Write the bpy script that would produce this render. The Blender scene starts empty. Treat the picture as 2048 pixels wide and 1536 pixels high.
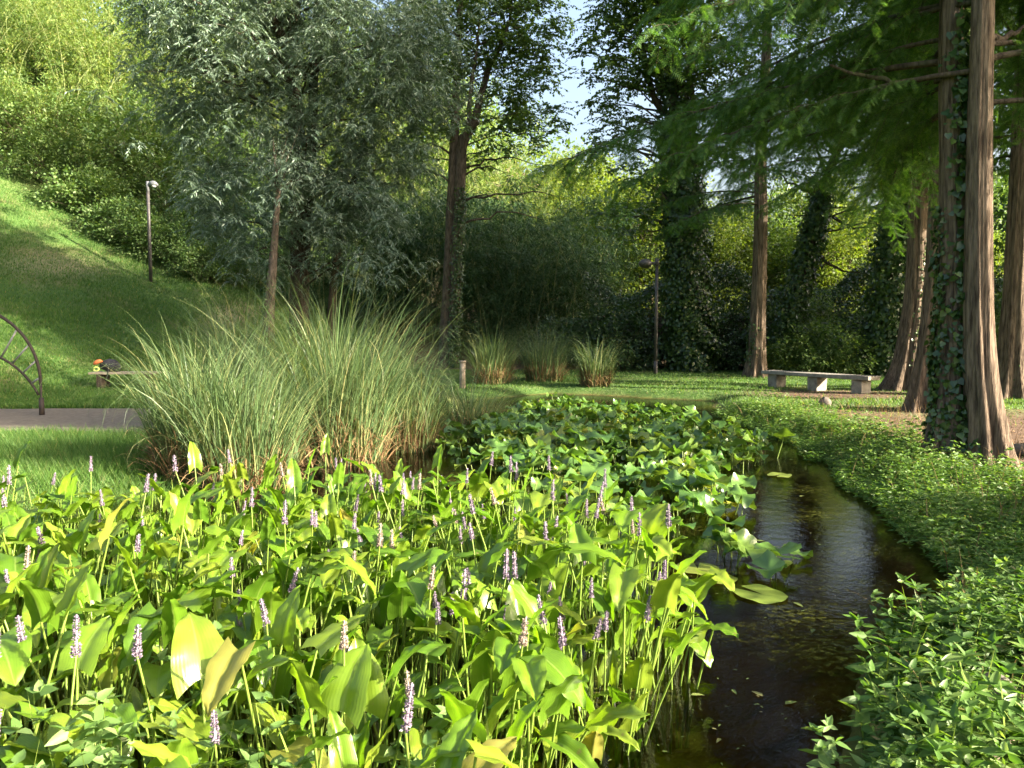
import bpy, math, random
import numpy as np
from mathutils import Vector, Matrix

# ------------------------------------------------------------------ camera, sky, sun, exposure
scene = bpy.context.scene
COL = scene.collection
CAM_H, PITCH, FPX = 1.65, math.radians(4.22), 1600.0
cam_data = bpy.data.cameras.new('camera'); cam = bpy.data.objects.new('camera', cam_data); COL.objects.link(cam)
cam.location = (0, 0, CAM_H); cam.rotation_euler = (math.radians(90) - PITCH, 0, 0)
cam_data.sensor_width = 36.0; cam_data.lens = 36.0 * FPX / 2048.0
cam_data.clip_start = 0.05; cam_data.clip_end = 2000
scene.camera = cam

SUN_EL, SUN_AZ = math.radians(21), math.radians(-20)      # azimuth measured from +X towards +Y
to_sun = Vector((math.cos(SUN_EL) * math.cos(SUN_AZ), math.cos(SUN_EL) * math.sin(SUN_AZ), math.sin(SUN_EL)))
world = bpy.data.worlds.new('World'); scene.world = world; world.use_nodes = True
wn = world.node_tree; wn.nodes.clear()
sky = wn.nodes.new('ShaderNodeTexSky'); sky.sky_type = 'NISHITA'; sky.sun_disc = False
sky.sun_elevation = SUN_EL; sky.sun_rotation = math.pi / 2 - SUN_AZ
sky.altitude = 200; sky.air_density = 1.0; sky.dust_density = 10.0; sky.ozone_density = 1.0
bg = wn.nodes.new('ShaderNodeBackground'); bg.inputs['Strength'].default_value = 0.105
wo = wn.nodes.new('ShaderNodeOutputWorld')
wn.links.new(sky.outputs[0], bg.inputs[0]); wn.links.new(bg.outputs[0], wo.inputs[0])
sun_data = bpy.data.lights.new('sun', 'SUN'); sun_data.energy = 5.0; sun_data.angle = math.radians(0.53); sun_data.color = (1.0, 0.90, 0.72)
sun = bpy.data.objects.new('sun', sun_data); COL.objects.link(sun)
sun.rotation_euler = to_sun.to_track_quat('Z', 'Y').to_euler(); sun.location = (30, -8, 25)

vs = scene.view_settings
vs.view_transform = 'Standard'; vs.look = 'None'; vs.gamma = 1.0; vs.use_curve_mapping = False; vs.exposure = 2.7
cy = scene.cycles
cy.max_bounces = 7; cy.diffuse_bounces = 4; cy.glossy_bounces = 3; cy.transmission_bounces = 5; cy.transparent_max_bounces = 8
cy.use_denoising = True; cy.caustics_reflective = False; cy.caustics_refractive = False
cy.sample_clamp_indirect = 6.0

# ------------------------------------------------------------------ helpers
def at(px, py, y):
    """World point at depth y (metres) behind photograph pixel px, py."""
    z = CAM_H + y * math.tan(math.atan((768 - py) / FPX) - PITCH)
    dep = y * math.cos(PITCH) - (z - CAM_H) * math.sin(PITCH)
    return np.array([(px - 1024) / FPX * dep, y, z])

def smooth(a, b, x):
    t = np.clip((x - a) / (b - a), 0, 1); return t * t * (3 - 2 * t)

def nrm(v):
    return v / np.maximum(np.linalg.norm(v, axis=-1, keepdims=True), 1e-9)

class MB:
    """Collects triangles and quads, builds one mesh object."""
    def __init__(s): s.v, s.t, s.q, s.tm, s.qm, s.n = [], [], [], [], [], 0
    def add(s, V, tris=None, quads=None, m=0):
        V = np.asarray(V, float).reshape(-1, 3)
        if tris is not None and len(tris):
            T = np.asarray(tris, np.int64).reshape(-1, 3) + s.n; s.t.append(T); s.tm.append(np.full(len(T), m))
        if quads is not None and len(quads):
            Q = np.asarray(quads, np.int64).reshape(-1, 4) + s.n; s.q.append(Q); s.qm.append(np.full(len(Q), m))
        s.v.append(V); s.n += len(V)
    def mesh(s, name, mats, origin=(0, 0, 0), smoothed=True):
        V = (np.concatenate(s.v) if s.v else np.zeros((0, 3))) - np.asarray(origin, float)
        T = np.concatenate(s.t) if s.t else np.zeros((0, 3), np.int64); Q = np.concatenate(s.q) if s.q else np.zeros((0, 4), np.int64)
        M = np.concatenate(s.tm + s.qm) if (s.tm or s.qm) else np.zeros(0, int)
        me = bpy.data.meshes.new(name)
        me.vertices.add(len(V)); me.vertices.foreach_set('co', V.astype(np.float32).ravel())
        L = np.concatenate([T.ravel(), Q.ravel()]).astype(np.int32)
        me.loops.add(len(L)); me.loops.foreach_set('vertex_index', L)
        npoly = len(T) + len(Q)
        me.polygons.add(npoly)
        starts = np.concatenate([np.arange(len(T)) * 3, len(T) * 3 + np.arange(len(Q)) * 4]).astype(np.int32)
        me.polygons.foreach_set('loop_start', starts)
        me.polygons.foreach_set('material_index', M.astype(np.int32))
        me.polygons.foreach_set('use_smooth', np.full(npoly, bool(smoothed)))
        for m in (mats if isinstance(mats, (list, tuple)) else [mats]): me.materials.append(m)
        me.update(calc_edges=True); me.validate()
        return me
    def build(s, name, mats, parent=None, origin=(0, 0, 0), smoothed=True, kind=None):
        return link(name, s.mesh(name, mats, origin, smoothed), parent, None if parent is not None else origin, kind)

def link(name, me, parent=None, loc=None, kind=None):
    o = bpy.data.objects.new(name, me); COL.objects.link(o)
    if parent is not None: o.parent = parent
    if loc is not None: o.location = loc
    if kind: o['kind'] = kind
    return o

def tag(o, label=None, cat=None, group=None, kind=None):
    if label: o['label'] = label
    if cat: o['category'] = cat
    if group: o['group'] = group
    if kind: o['kind'] = kind
    return o

def thing(name, label, cat, loc=(0, 0, 0), group=None, rz=0.0, sc=1.0):
    o = bpy.data.objects.new(name, None); COL.objects.link(o); o.empty_display_size = 0.1
    o.location = loc; o.rotation_euler = (0, 0, rz); o.scale = (sc, sc, sc)
    return tag(o, label, cat, group)

def copy_thing(src, kids, loc, rz, sc, label, group=None):
    c = src.copy(); COL.objects.link(c); c.location = loc; c.rotation_euler = (0, 0, rz); c.scale = (sc, sc, sc)
    c['label'] = label
    if group: c['group'] = group
    for k in kids:
        d = k.copy(); COL.objects.link(d); d.parent = c
    return c

TEMPL = {
    'diamond': (np.array([(0, 0, 0), (.42, .5, .10), (1, 0, -.05), (.42, -.5, .10)]), [(0, 3, 2), (0, 2, 1)]),
    'lance': (np.array([(0, 0, 0), (.22, .5, .12), (.62, .36, .05), (1, 0, -.16), (.62, -.36, .05), (.22, -.5, .12)]), [(0, 5, 4), (0, 4, 3), (0, 3, 2), (0, 2, 1)]),
    'heart': (np.array([(0, 0, 0), (-.08, .42, .08), (.35, .55, .1), (1, 0, -.12), (.35, -.55, .1), (-.08, -.42, .08)]), [(0, 5, 4), (0, 4, 3), (0, 3, 2), (0, 2, 1)]),
    'blade': (np.array([(0, .5, 0), (0, -.5, 0), (1, 0, 0)]), [(0, 1, 2)]),
}
def cards(mb, P, D, N, L, W, shape='diamond', m=0):
    P = np.asarray(P, float); n = len(P)
    D = nrm(np.broadcast_to(np.asarray(D, float), P.shape)); N = np.broadcast_to(np.asarray(N, float), P.shape)
    S = nrm(np.cross(N, D) + 1e-6); N = np.cross(D, S)
    L = np.broadcast_to(L, (n,))[:, None, None]; W = np.broadcast_to(W, (n,))[:, None, None]
    tp, tr = TEMPL[shape]; k = len(tp)
    V = P[:, None, :] + tp[None, :, 0:1] * L * D[:, None, :] + tp[None, :, 1:2] * W * S[:, None, :] + tp[None, :, 2:3] * W * N[:, None, :]
    T = (np.array(tr)[None] + (np.arange(n) * k)[:, None, None]).reshape(-1, 3)
    mb.add(V, tris=T, m=m)

def tube(mb, pts, rad, sides=8, m=0, cap=True, mod=None):
    pts = np.asarray(pts, float); k = len(pts); rad = np.broadcast_to(np.asarray(rad, float), (k,))
    tg = nrm(np.gradient(pts, axis=0)); ref = np.array([0, 0, 1.0]) if abs(tg[:, 2]).mean() < .9 else np.array([1.0, 0, 0])
    U = nrm(np.cross(tg, ref)); Wv = np.cross(tg, U)
    a = np.arange(sides) / sides * 2 * math.pi
    R = np.repeat(rad[:, None], sides, 1)
    if mod is not None: R = R * mod(np.linspace(0, 1, k)[:, None], a[None], pts)
    V = pts[:, None] + R[..., None] * (np.cos(a)[None, :, None] * U[:, None] + np.sin(a)[None, :, None] * Wv[:, None])
    i = np.arange(k - 1)[:, None] * sides; j = np.arange(sides)[None]; j2 = (j + 1) % sides
    Q = np.stack([i + j, i + j2, i + sides + j2, i + sides + j], -1).reshape(-1, 4)
    V = V.reshape(-1, 3); tris = None
    if cap:
        V = np.vstack([V, pts[0], pts[-1]]); c0, c1 = k * sides, k * sides + 1; jj = np.arange(sides)
        tris = np.vstack([np.stack([np.full(sides, c0), (jj + 1) % sides, jj], -1), np.stack([np.full(sides, c1), (k - 1) * sides + jj, (k - 1) * sides + (jj + 1) % sides], -1)])
    mb.add(V, tris=tris, quads=Q, m=m)

def box(mb, c, s, rz=0.0, m=0, jitter=0, rng=None):
    x, y, z = np.array(s) / 2
    V = np.array([(-x, -y, -z), (x, -y, -z), (x, y, -z), (-x, y, -z), (-x, -y, z), (x, -y, z), (x, y, z), (-x, y, z)])
    if jitter: V = V + rng.normal(0, jitter, V.shape)
    cs, sn = math.cos(rz), math.sin(rz)
    V = V @ np.array([[cs, sn, 0], [-sn, cs, 0], [0, 0, 1]]) + np.array(c)
    mb.add(V, quads=[(0, 3, 2, 1), (4, 5, 6, 7), (0, 1, 5, 4), (1, 2, 6, 5), (2, 3, 7, 6), (3, 0, 4, 7)], m=m)

def ribbons(mb, P, az, L, w, lean, curve, segs=7, m=0, power=1.6, taper=1.2, twist=None):
    n = len(P); t = np.linspace(0, 1, segs + 1)
    th = lean[:, None] + curve[:, None] * t[None] ** power
    dl = (L / segs)[:, None]
    hx = np.cumsum(np.sin(th) * dl, 1) - np.sin(th) * dl; hz = np.cumsum(np.cos(th) * dl, 1) - np.cos(th) * dl
    ca, sa = np.cos(az)[:, None], np.sin(az)[:, None]
    C = np.stack([P[:, 0:1] + hx * ca, P[:, 1:2] + hx * sa, P[:, 2:3] + hz], -1)
    tw = np.zeros(n) if twist is None else twist
    side = np.stack([-np.sin(az + tw), np.cos(az + tw), np.zeros(n)], -1)[:, None]
    ww = (w[:, None] * np.clip(1.02 - t[None] ** taper, .02, 1))[..., None] * .5
    V = np.stack([C - side * ww, C + side * ww], 2).reshape(-1, 3)
    b = (np.arange(n) * (segs + 1) * 2)[:, None] + (np.arange(segs) * 2)[None]
    Q = np.stack([b, b + 1, b + 3, b + 2], -1).reshape(-1, 4)
    mb.add(V, quads=Q, m=m)

def rand_dirs(rng, n):
    return nrm(rng.normal(size=(n, 3)))

# ------------------------------------------------------------------ materials
def new_mat(name):
    m = bpy.data.materials.new(name); m.use_nodes = True; nt = m.node_tree; nt.nodes.clear()
    out = nt.nodes.new('ShaderNodeOutputMaterial'); return m, nt, out
def ramp(nt, fac, stops):
    r = nt.nodes.new('ShaderNodeValToRGB'); e = r.color_ramp.elements
    while len(e) < len(stops): e.new(.5)
    for el, (p, c) in zip(e, stops): el.position = p; el.color = (*c, 1)
    nt.links.new(fac, r.inputs[0]); return r.outputs[0]
def noise(nt, scale, vec=None, detail=4, rough=.55, mapscale=None, coord='Object'):
    if vec is None:
        tc = nt.nodes.new('ShaderNodeTexCoord'); vec = tc.outputs[coord]
    if mapscale is not None:
        mp = nt.nodes.new('ShaderNodeMapping'); mp.inputs['Scale'].default_value = mapscale; nt.links.new(vec, mp.inputs['Vector']); vec = mp.outputs[0]
    n = nt.nodes.new('ShaderNodeTexNoise'); n.inputs['Scale'].default_value = scale; n.inputs['Detail'].default_value = detail; n.inputs['Roughness'].default_value = rough
    nt.links.new(vec, n.inputs['Vector']); return n.outputs[0]
def mixc(nt, fac, a, b, mode='MIX'):
    n = nt.nodes.new('ShaderNodeMix'); n.data_type = 'RGBA'; n.blend_type = mode
    for i, v in ((0, fac), (6, a), (7, b)):
        if hasattr(v, 'links'): nt.links.new(v, n.inputs[i])
        else: n.inputs[i].default_value = v if i == 0 else (*v, 1)
    return n.outputs[2]
def bump(nt, h, strength=.5, dist=.02):
    b = nt.nodes.new('ShaderNodeBump'); b.inputs['Strength'].default_value = strength; b.inputs['Distance'].default_value = dist
    nt.links.new(h, b.inputs['Height']); return b.outputs[0]

def leaf_mat(name, stops, trans=.35, tint=(1.5, 1.5, .5), rough=.5, spec=.35, by='island', veins=False):
    m, nt, out = new_mat(name)
    if by == 'island': f = nt.nodes.new('ShaderNodeNewGeometry').outputs['Random Per Island']
    else: f = nt.nodes.new('ShaderNodeObjectInfo').outputs['Random']
    c = ramp(nt, f, stops)
    nz = noise(nt, 9 if veins else 1.2, detail=3)
    c = mixc(nt, .5, c, ramp(nt, nz, [(.3, (.55, .6, .55)), (.7, (1.25, 1.15, 1.1))]), 'MULTIPLY')
    p = nt.nodes.new('ShaderNodeBsdfPrincipled'); nt.links.new(c, p.inputs['Base Color'])
    p.inputs['Roughness'].default_value = rough; p.inputs['Specular IOR Level'].default_value = spec
    t = nt.nodes.new('ShaderNodeBsdfTranslucent')
    nt.links.new(mixc(nt, 1.0, c, tint, 'MULTIPLY'), t.inputs['Color'])
    if veins == 'parallel':
        a_ = nt.nodes.new('ShaderNodeAttribute'); a_.attribute_name = 'blade'; sp = nt.nodes.new('ShaderNodeSeparateXYZ'); nt.links.new(a_.outputs['Vector'], sp.inputs[0])
        def mth(op, x, y=None):
            q = nt.nodes.new('ShaderNodeMath'); q.operation = op
            for i_, w_ in enumerate((x, y)):
                if w_ is None: continue
                if hasattr(w_, 'links'): nt.links.new(w_, q.inputs[i_])
                else: q.inputs[i_].default_value = w_
            return q.outputs[0]
        ab = mth('ABSOLUTE', sp.outputs[1]); sn = mth('MULTIPLY_ADD', mth('SINE', mth('MULTIPLY', ab, 46.0)), .5); nt.nodes[-1].inputs[2].default_value = .5
        nt.links.new(bump(nt, sn, .10, .0025), p.inputs['Normal'])
        c2 = mixc(nt, 1.0, c, ramp(nt, sn, [(0, (.95, .96, .95)), (1, (1.02, 1.02, 1.01))]), 'MULTIPLY'); c2 = mixc(nt, ramp(nt, ab, [(.02, (.55, .55, .55)), (.07, (0, 0, 0))]), c2, (.19, .26, .06))
        sc_ = mixc(nt, ramp(nt, noise(nt, 38, detail=2), [(.70, (0, 0, 0)), (.76, (.7, .7, .7))]), c2, (.16, .13, .05)); nt.links.new(sc_, p.inputs['Base Color'])
    elif veins:
        vn = noise(nt, 14, detail=2, mapscale=(.35, 7, 7)); b = bump(nt, vn, .35, .004)
        nt.links.new(b, p.inputs['Normal'])
    mx = nt.nodes.new('ShaderNodeMixShader'); mx.inputs[0].default_value = trans
    nt.links.new(p.outputs[0], mx.inputs[1]); nt.links.new(t.outputs[0], mx.inputs[2]); nt.links.new(mx.outputs[0], out.inputs[0])
    return m

def bark_mat(name, dark, light, vscale=(9, 9, .9), rough=.95, bstr=.9, moss=None):
    m, nt, out = new_mat(name)
    n1 = noise(nt, 3.0, detail=6, rough=.65, mapscale=vscale); n2 = noise(nt, 1.3, detail=4)
    c = ramp(nt, n1, [(.36, dark), (.60, light)])
    c = mixc(nt, .6, c, ramp(nt, n2, [(.3, (.6, .58, .55)), (.7, (1.2, 1.15, 1.1))]), 'MULTIPLY')
    if moss: c = mixc(nt, ramp(nt, noise(nt, 2.2, detail=5), [(.52, (0, 0, 0)), (.66, (.8, .8, .8))]), c, moss)
    p = nt.nodes.new('ShaderNodeBsdfPrincipled'); nt.links.new(c, p.inputs['Base Color']); p.inputs['Roughness'].default_value = rough
    p.inputs['Specular IOR Level'].default_value = .15
    nt.links.new(bump(nt, n1, bstr, .05), p.inputs['Normal']); nt.links.new(p.outputs[0], out.inputs[0]); return m

def plain_mat(name, a, b, scale=6, rough=.7, metal=0.0, spec=.4, bstr=.2):
    m, nt, out = new_mat(name); n1 = noise(nt, scale, detail=6)
    p = nt.nodes.new('ShaderNodeBsdfPrincipled'); nt.links.new(ramp(nt, n1, [(.3, a), (.7, b)]), p.inputs['Base Color'])
    p.inputs['Roughness'].default_value = rough; p.inputs['Metallic'].default_value = metal; p.inputs['Specular IOR Level'].default_value = spec
    nt.links.new(bump(nt, n1, bstr, .01), p.inputs['Normal']); nt.links.new(p.outputs[0], out.inputs[0]); return m

M = {}
M['pickerel'] = leaf_mat('pickerel_leaf', [(0, (.07, .15, .012)), (.45, (.11, .205, .015)), (.8, (.15, .235, .02)), (.98, (.18, .24, .026)), (1, (.23, .21, .05))], .42, (1.52, 1.62, .5), .34, .5, 'object', 'parallel')
M['stalk'] = leaf_mat('green_stalk', [(0, (.10, .19, .025)), (1, (.19, .26, .05))], .25, (1.3, 1.3, .6), .4, .4, 'island')
M['lily'] = leaf_mat('lily_leaf', [(0, (.06, .135, .03)), (.5, (.085, .17, .036)), (.88, (.12, .195, .038)), (1, (.19, .21, .04))], .32, (1.6, 1.6, .5), .30, .6, 'object', True)
M['floating'] = leaf_mat('floating_pad', [(0, (.12, .17, .03)), (1, (.18, .19, .035))], .1, (1.3, 1.3, .5), .35, .5, 'object', True)
M['spike'] = leaf_mat('lilac_floret', [(0, (.14, .11, .17)), (.5, (.20, .16, .225)), (1, (.28, .235, .29))], .2, (1.1, 1, 1.2), .7, .2)
M['spike_pale'] = leaf_mat('faded_floret', [(0, (.20, .165, .13)), (1, (.33, .27, .25))], .2, (1.1, 1, 1), .7, .2)
M['willow'] = leaf_mat('silver_willow_leaf', [(0, (.075, .125, .08)), (.5, (.125, .185, .13)), (.85, (.185, .25, .19)), (1, (.27, .33, .28))], .25, (1.2, 1.25, .6), .42, .5)
M['poplar'] = leaf_mat('poplar_leaf', [(0, (.055, .105, .028)), (.6, (.085, .15, .04)), (1, (.13, .19, .065))], .42, (1.7, 1.7, .5), .4, .45)
M['needle'] = leaf_mat('feathery_needle', [(0, (.04, .095, .025)), (.6, (.065, .14, .035)), (1, (.10, .18, .04))], .45, (1.5, 1.6, .5), .6, .25)
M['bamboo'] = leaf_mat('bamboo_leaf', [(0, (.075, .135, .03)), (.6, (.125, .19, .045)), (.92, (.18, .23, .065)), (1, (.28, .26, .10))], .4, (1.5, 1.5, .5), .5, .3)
M['bamboo_shaded'] = leaf_mat('shaded_bamboo_leaf', [(0, (.028, .07, .03)), (.6, (.045, .10, .038)), (1, (.075, .14, .055))], .25, (1.4, 1.4, .5), .5, .3)  # bamboo leaf colour darkened to carry the thicket's shade
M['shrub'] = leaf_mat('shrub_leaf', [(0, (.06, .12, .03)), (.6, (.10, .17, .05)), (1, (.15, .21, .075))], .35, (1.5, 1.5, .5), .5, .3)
M['sunny'] = leaf_mat('sunlit_yellow_green_leaf', [(0, (.08, .135, .022)), (.6, (.115, .175, .032)), (1, (.17, .21, .05))], .45, (1.65, 1.6, .5), .5, .3)  # leaf colour brightened and yellowed as if in full sun
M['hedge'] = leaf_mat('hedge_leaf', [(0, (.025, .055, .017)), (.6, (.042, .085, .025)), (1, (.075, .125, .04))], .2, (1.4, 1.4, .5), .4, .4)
M['ivy'] = leaf_mat('ivy_leaf', [(0, (.022, .055, .015)), (.6, (.04, .085, .02)), (1, (.08, .13, .03))], .25, (1.5, 1.5, .4), .35, .5)
M['reed'] = leaf_mat('reed_blade', [(0, (.055, .105, .042)), (.5, (.095, .155, .062)), (.85, (.145, .20, .08)), (1, (.26, .26, .12))], .3, (1.3, 1.3, .6), .45, .4)
M['straw'] = leaf_mat('dry_blade', [(0, (.11, .065, .035)), (.5, (.20, .13, .065)), (1, (.34, .25, .13))], .2, (1.2, 1.1, .8), .8, .2)
M['grass'] = leaf_mat('grass_blade', [(0, (.05, .12, .024)), (.6, (.08, .165, .035)), (.93, (.12, .20, .05)), (1, (.25, .23, .10))], .4, (1.5, 1.5, .5), .55, .25)
M['cover'] = leaf_mat('ground_cover_leaf', [(0, (.05, .115, .02)), (.6, (.085, .17, .03)), (.97, (.14, .21, .05)), (1, (.22, .18, .08))], .38, (1.5, 1.55, .5), .5, .35)
M['mint'] = leaf_mat('mint_leaf', [(0, (.07, .145, .03)), (.6, (.105, .19, .05)), (1, (.16, .23, .08))], .38, (1.5, 1.5, .6), .55, .35)
M['litter'] = leaf_mat('fallen_leaf', [(0, (.10, .055, .03)), (.6, (.18, .10, .05)), (1, (.30, .20, .10))], .1, (1, 1, 1), .8, .2)
M['duckweed'] = leaf_mat('floating_weed', [(0, (.05, .075, .02)), (.7, (.09, .12, .03)), (1, (.20, .17, .08))], .1, (1, 1, .5), .5, .4)
M['bark_red'] = bark_mat('fibrous_red_bark', (.04, .029, .022), (.175, .135, .102))
M['bark_grey'] = bark_mat('grey_bark', (.045, .036, .028), (.135, .108, .083), (6, 6, 1.4))
M['bark_dark'] = bark_mat('dark_bark', (.035, .028, .022), (.10, .08, .06), (7, 7, 1.2), moss=(.04, .055, .02))
M['twig'] = plain_mat('twig_bark', (.07, .05, .035), (.15, .11, .08), 12, .9)
M['culm'] = plain_mat('bamboo_culm', (.10, .14, .04), (.20, .22, .08), 5, .5)
M['concrete'] = plain_mat('weathered_concrete', (.12, .11, .092), (.27, .25, .215), 9, .9, bstr=.4)
M['old_wood'] = plain_mat('weathered_wood', (.20, .16, .12), (.36, .30, .24), 7, .85)
M['steel_dark'] = plain_mat('dark_painted_steel', (.055, .05, .048), (.095, .085, .08), 10, .5, .3)
M['steel_rust'] = plain_mat('rusty_steel', (.018, .015, .013), (.05, .036, .028), 7, .7, .2)
M['steel_grey'] = plain_mat('grey_painted_steel', (.14, .145, .15), (.22, .225, .23), 12, .45, .2)
M['lens'] = plain_mat('frosted_lens', (.6, .6, .56), (.75, .75, .7), 4, .4)
M['fabric_black'] = plain_mat('black_fabric', (.012, .012, .015), (.03, .03, .036), 20, .9)
M['fabric_orange'] = plain_mat('orange_fabric', (.45, .10, .03), (.62, .18, .06), 20, .8)
M['fabric_lime'] = plain_mat('lime_plastic', (.5, .6, .12), (.62, .7, .2), 20, .6)
M['stone'] = plain_mat('grey_stone', (.06, .05, .042), (.15, .13, .11), 8, .9, bstr=.6)

# ------------------------------------------------------------------ terrain
POND = np.array([(1.16, 2.6), (1.54, 3.45), (1.97, 4.05), (2.74, 4.9), (3.12, 5.6), (3.38, 7.1), (3.62, 8.5), (4.1, 10.4), (4.0, 12.0), (4.0, 15), (4.3, 17.2), (2.6, 18.4), (.9, 19.3),
                 (-.8, 17.6), (-1.6, 12.8), (-2.4, 10.6), (-3.1, 8.2), (-4.4, 6.7), (-8, 6.0), (-8, .9), (-2, .75), (.8, .8)])
def poly_sd(X, Y, poly):
    """signed distance, negative inside"""
    d = np.full(X.shape, 1e9); inside = np.zeros(X.shape, bool); n = len(poly)
    for i in range(n):
        a, b = poly[i], poly[(i + 1) % n]; e = b - a
        t = np.clip(((X - a[0]) * e[0] + (Y - a[1]) * e[1]) / (e @ e), 0, 1)
        d = np.minimum(d, np.hypot(X - a[0] - t * e[0], Y - a[1] - t * e[1]))
        c = (a[1] > Y) != (b[1] > Y)
        with np.errstate(divide='ignore', invalid='ignore'):
            xi = (b[0] - a[0]) * (Y - a[1]) / (b[1] - a[1] + 1e-12) + a[0]
        inside ^= c & (X < xi)
    return np.where(inside, -d, d)
def wob(X, Y):
    return .5 * np.sin(X * 1.7 + 1.3 * np.sin(Y * .9)) + .3 * np.sin(Y * 2.3 + X * .7) + .2 * np.sin(X * 4.1 - Y * 3.3)
def hgt(X, Y):
    X = np.asarray(X, float); Y = np.asarray(Y, float)
    sd = poly_sd(X, Y, POND) + .12 * wob(X * 1.3, Y * 1.3)
    base = np.where(sd > 0, .15 * smooth(-.05, .5, sd) + .0, -.32 * smooth(0, .7, -sd))
    base = base + .02 * wob(X, Y) * smooth(.2, 1.5, sd)
    s = -.8 * X + .6 * Y - 18.2
    t = np.maximum(s, 0); t2 = np.minimum(t, 26)
    hill = smooth(0, 2.5, t) * (.30 * t2 + .0078 * t2 ** 2) + np.minimum(np.maximum(t - 26, 0), 30) * .45
    hill = hill * smooth(30, 10, X + .12 * (Y - 30))
    hill = hill + .12 * wob(X * .35, Y * .35) * smooth(1, 6, t)
    r2 = ((X - 118) / 62) ** 2 + ((Y - 185) / 55) ** 2
    far = 30 * np.exp(-r2 * 1.2)
    return base + hill + far
def g(x, y): return float(hgt(np.array([x]), np.array([y]))[0])

def axis(fine_lo, fine_hi, fs, mid_lo, mid_hi, ms, far):
    a = list(np.arange(fine_lo, fine_hi, fs)); b = list(np.arange(mid_lo, fine_lo, ms)); c = list(np.arange(fine_hi, mid_hi, ms))
    lo, hi = [], []
    s = ms; v = mid_lo
    while v > -far: s *= 1.35; v -= s; lo.append(v)
    s = ms; v = mid_hi
    while v < far: s *= 1.35; v += s; hi.append(v)
    return np.array(lo[::-1] + b + a + c + hi)
gx = axis(-8, 9, .14, -34, 26, .5, 700); gy = axis(.2, 21, .14, -6, 52, .5, 900)
X, Y = np.meshgrid(gx, gy); Z = hgt(X, Y)
nx, ny = len(gx), len(gy); ii = np.arange(nx - 1)[None] + (np.arange(ny - 1) * nx)[:, None]
mb = MB(); mb.add(np.stack([X, Y, Z], -1), quads=np.stack([ii, ii + 1, ii + nx + 1, ii + nx], -1).reshape(-1, 4))
gm, nt, out = new_mat('ground_soil_and_turf')
def attr(nt, n):
    a = nt.nodes.new('ShaderNodeAttribute'); a.attribute_name = n; return a.outputs['Fac']
n_f = noise(nt, 11, detail=8, rough=.7); n_m = noise(nt, .55, detail=5)
turf = ramp(nt, n_f, [(.3, (.035, .075, .018)), (.5, (.06, .115, .026)), (.72, (.11, .15, .045))])
turf = mixc(nt, ramp(nt, n_m, [(.50, (0, 0, 0)), (.68, (.75, .75, .75))]), turf, (.15, .14, .06))
dirt = ramp(nt, n_f, [(.3, (.065, .043, .03)), (.55, (.125, .083, .058)), (.75, (.22, .16, .115))])
bed = ramp(nt, noise(nt, 3.5, detail=7), [(.3, (.035, .02, .008)), (.52, (.10, .055, .016)), (.7, (.13, .105, .025))])
hay_sun = ramp(nt, n_f, [(.3, (.20, .15, .085)), (.7, (.42, .34, .20))])  # straw colour for dry grass and for the painted sun patch
c = mixc(nt, attr(nt, 'dirt'), turf, dirt); c = mixc(nt, attr(nt, 'dry'), c, hay_sun); c = mixc(nt, attr(nt, 'wet'), c, bed)
p = nt.nodes.new('ShaderNodeBsdfPrincipled'); nt.links.new(c, p.inputs['Base Color']); p.inputs['Roughness'].default_value = .95; p.inputs['Specular IOR Level'].default_value = .15
nt.links.new(bump(nt, n_f, .8, .05), p.inputs['Normal']); nt.links.new(p.outputs[0], out.inputs[0])
ground = mb.build('ground', gm, kind='structure')
def dirt_mask(X, Y):
    m1 = np.exp(-(((X - 7.0) / 2.0) ** 2 + ((Y - 17.2) / 1.6) ** 2) ** 2)
    m2 = smooth(4.1, 5.0, X + .25 * wob(X, Y)) * smooth(14.5, 12.5, Y + .5 * wob(Y, X)) * smooth(5.2, 6.6, Y) * smooth(14, 9, X)
    m3 = smooth(26, 28, Y) * smooth(-6, -3, X) * .85
    m4 = np.exp(-(((X - 6.2) / 2.6) ** 2 + ((Y - 13.2) / 2.0) ** 2))
    return np.clip(np.maximum.reduce([m1, m2, m3, m4 * .8]), 0, 1)
def dry_sun_mask(X, Y):
    s = -.8 * X + .6 * Y - 18.2
    w = .5 + .5 * wob(X * .6 + 3, Y * .5)
    return np.clip(smooth(15, 19, s) * smooth(27, 22, s) * smooth(-12, -15, X) * w * 1.2 + np.exp(-(((X + 9.2) / .6) ** 2 + ((Y - 26.6) / 2.0) ** 2)) * .9 + smooth(8, 9, s) * smooth(11, 9.5, s) * w * .5, 0, 1)  # dry grass on the slope, plus one sunlit lawn patch painted in
sdv = poly_sd(X, Y, POND) + .12 * wob(X * 1.3, Y * 1.3)
for nm, arr in (('dirt', dirt_mask(X, Y)), ('dry', dry_sun_mask(X, Y)), ('wet', smooth(.12, -.1, sdv))):  # the dry attribute also carries the painted sun patch
    a = ground.data.attributes.new(nm, 'FLOAT', 'POINT'); a.data.foreach_set('value', arr.astype(np.float32).ravel())

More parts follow.
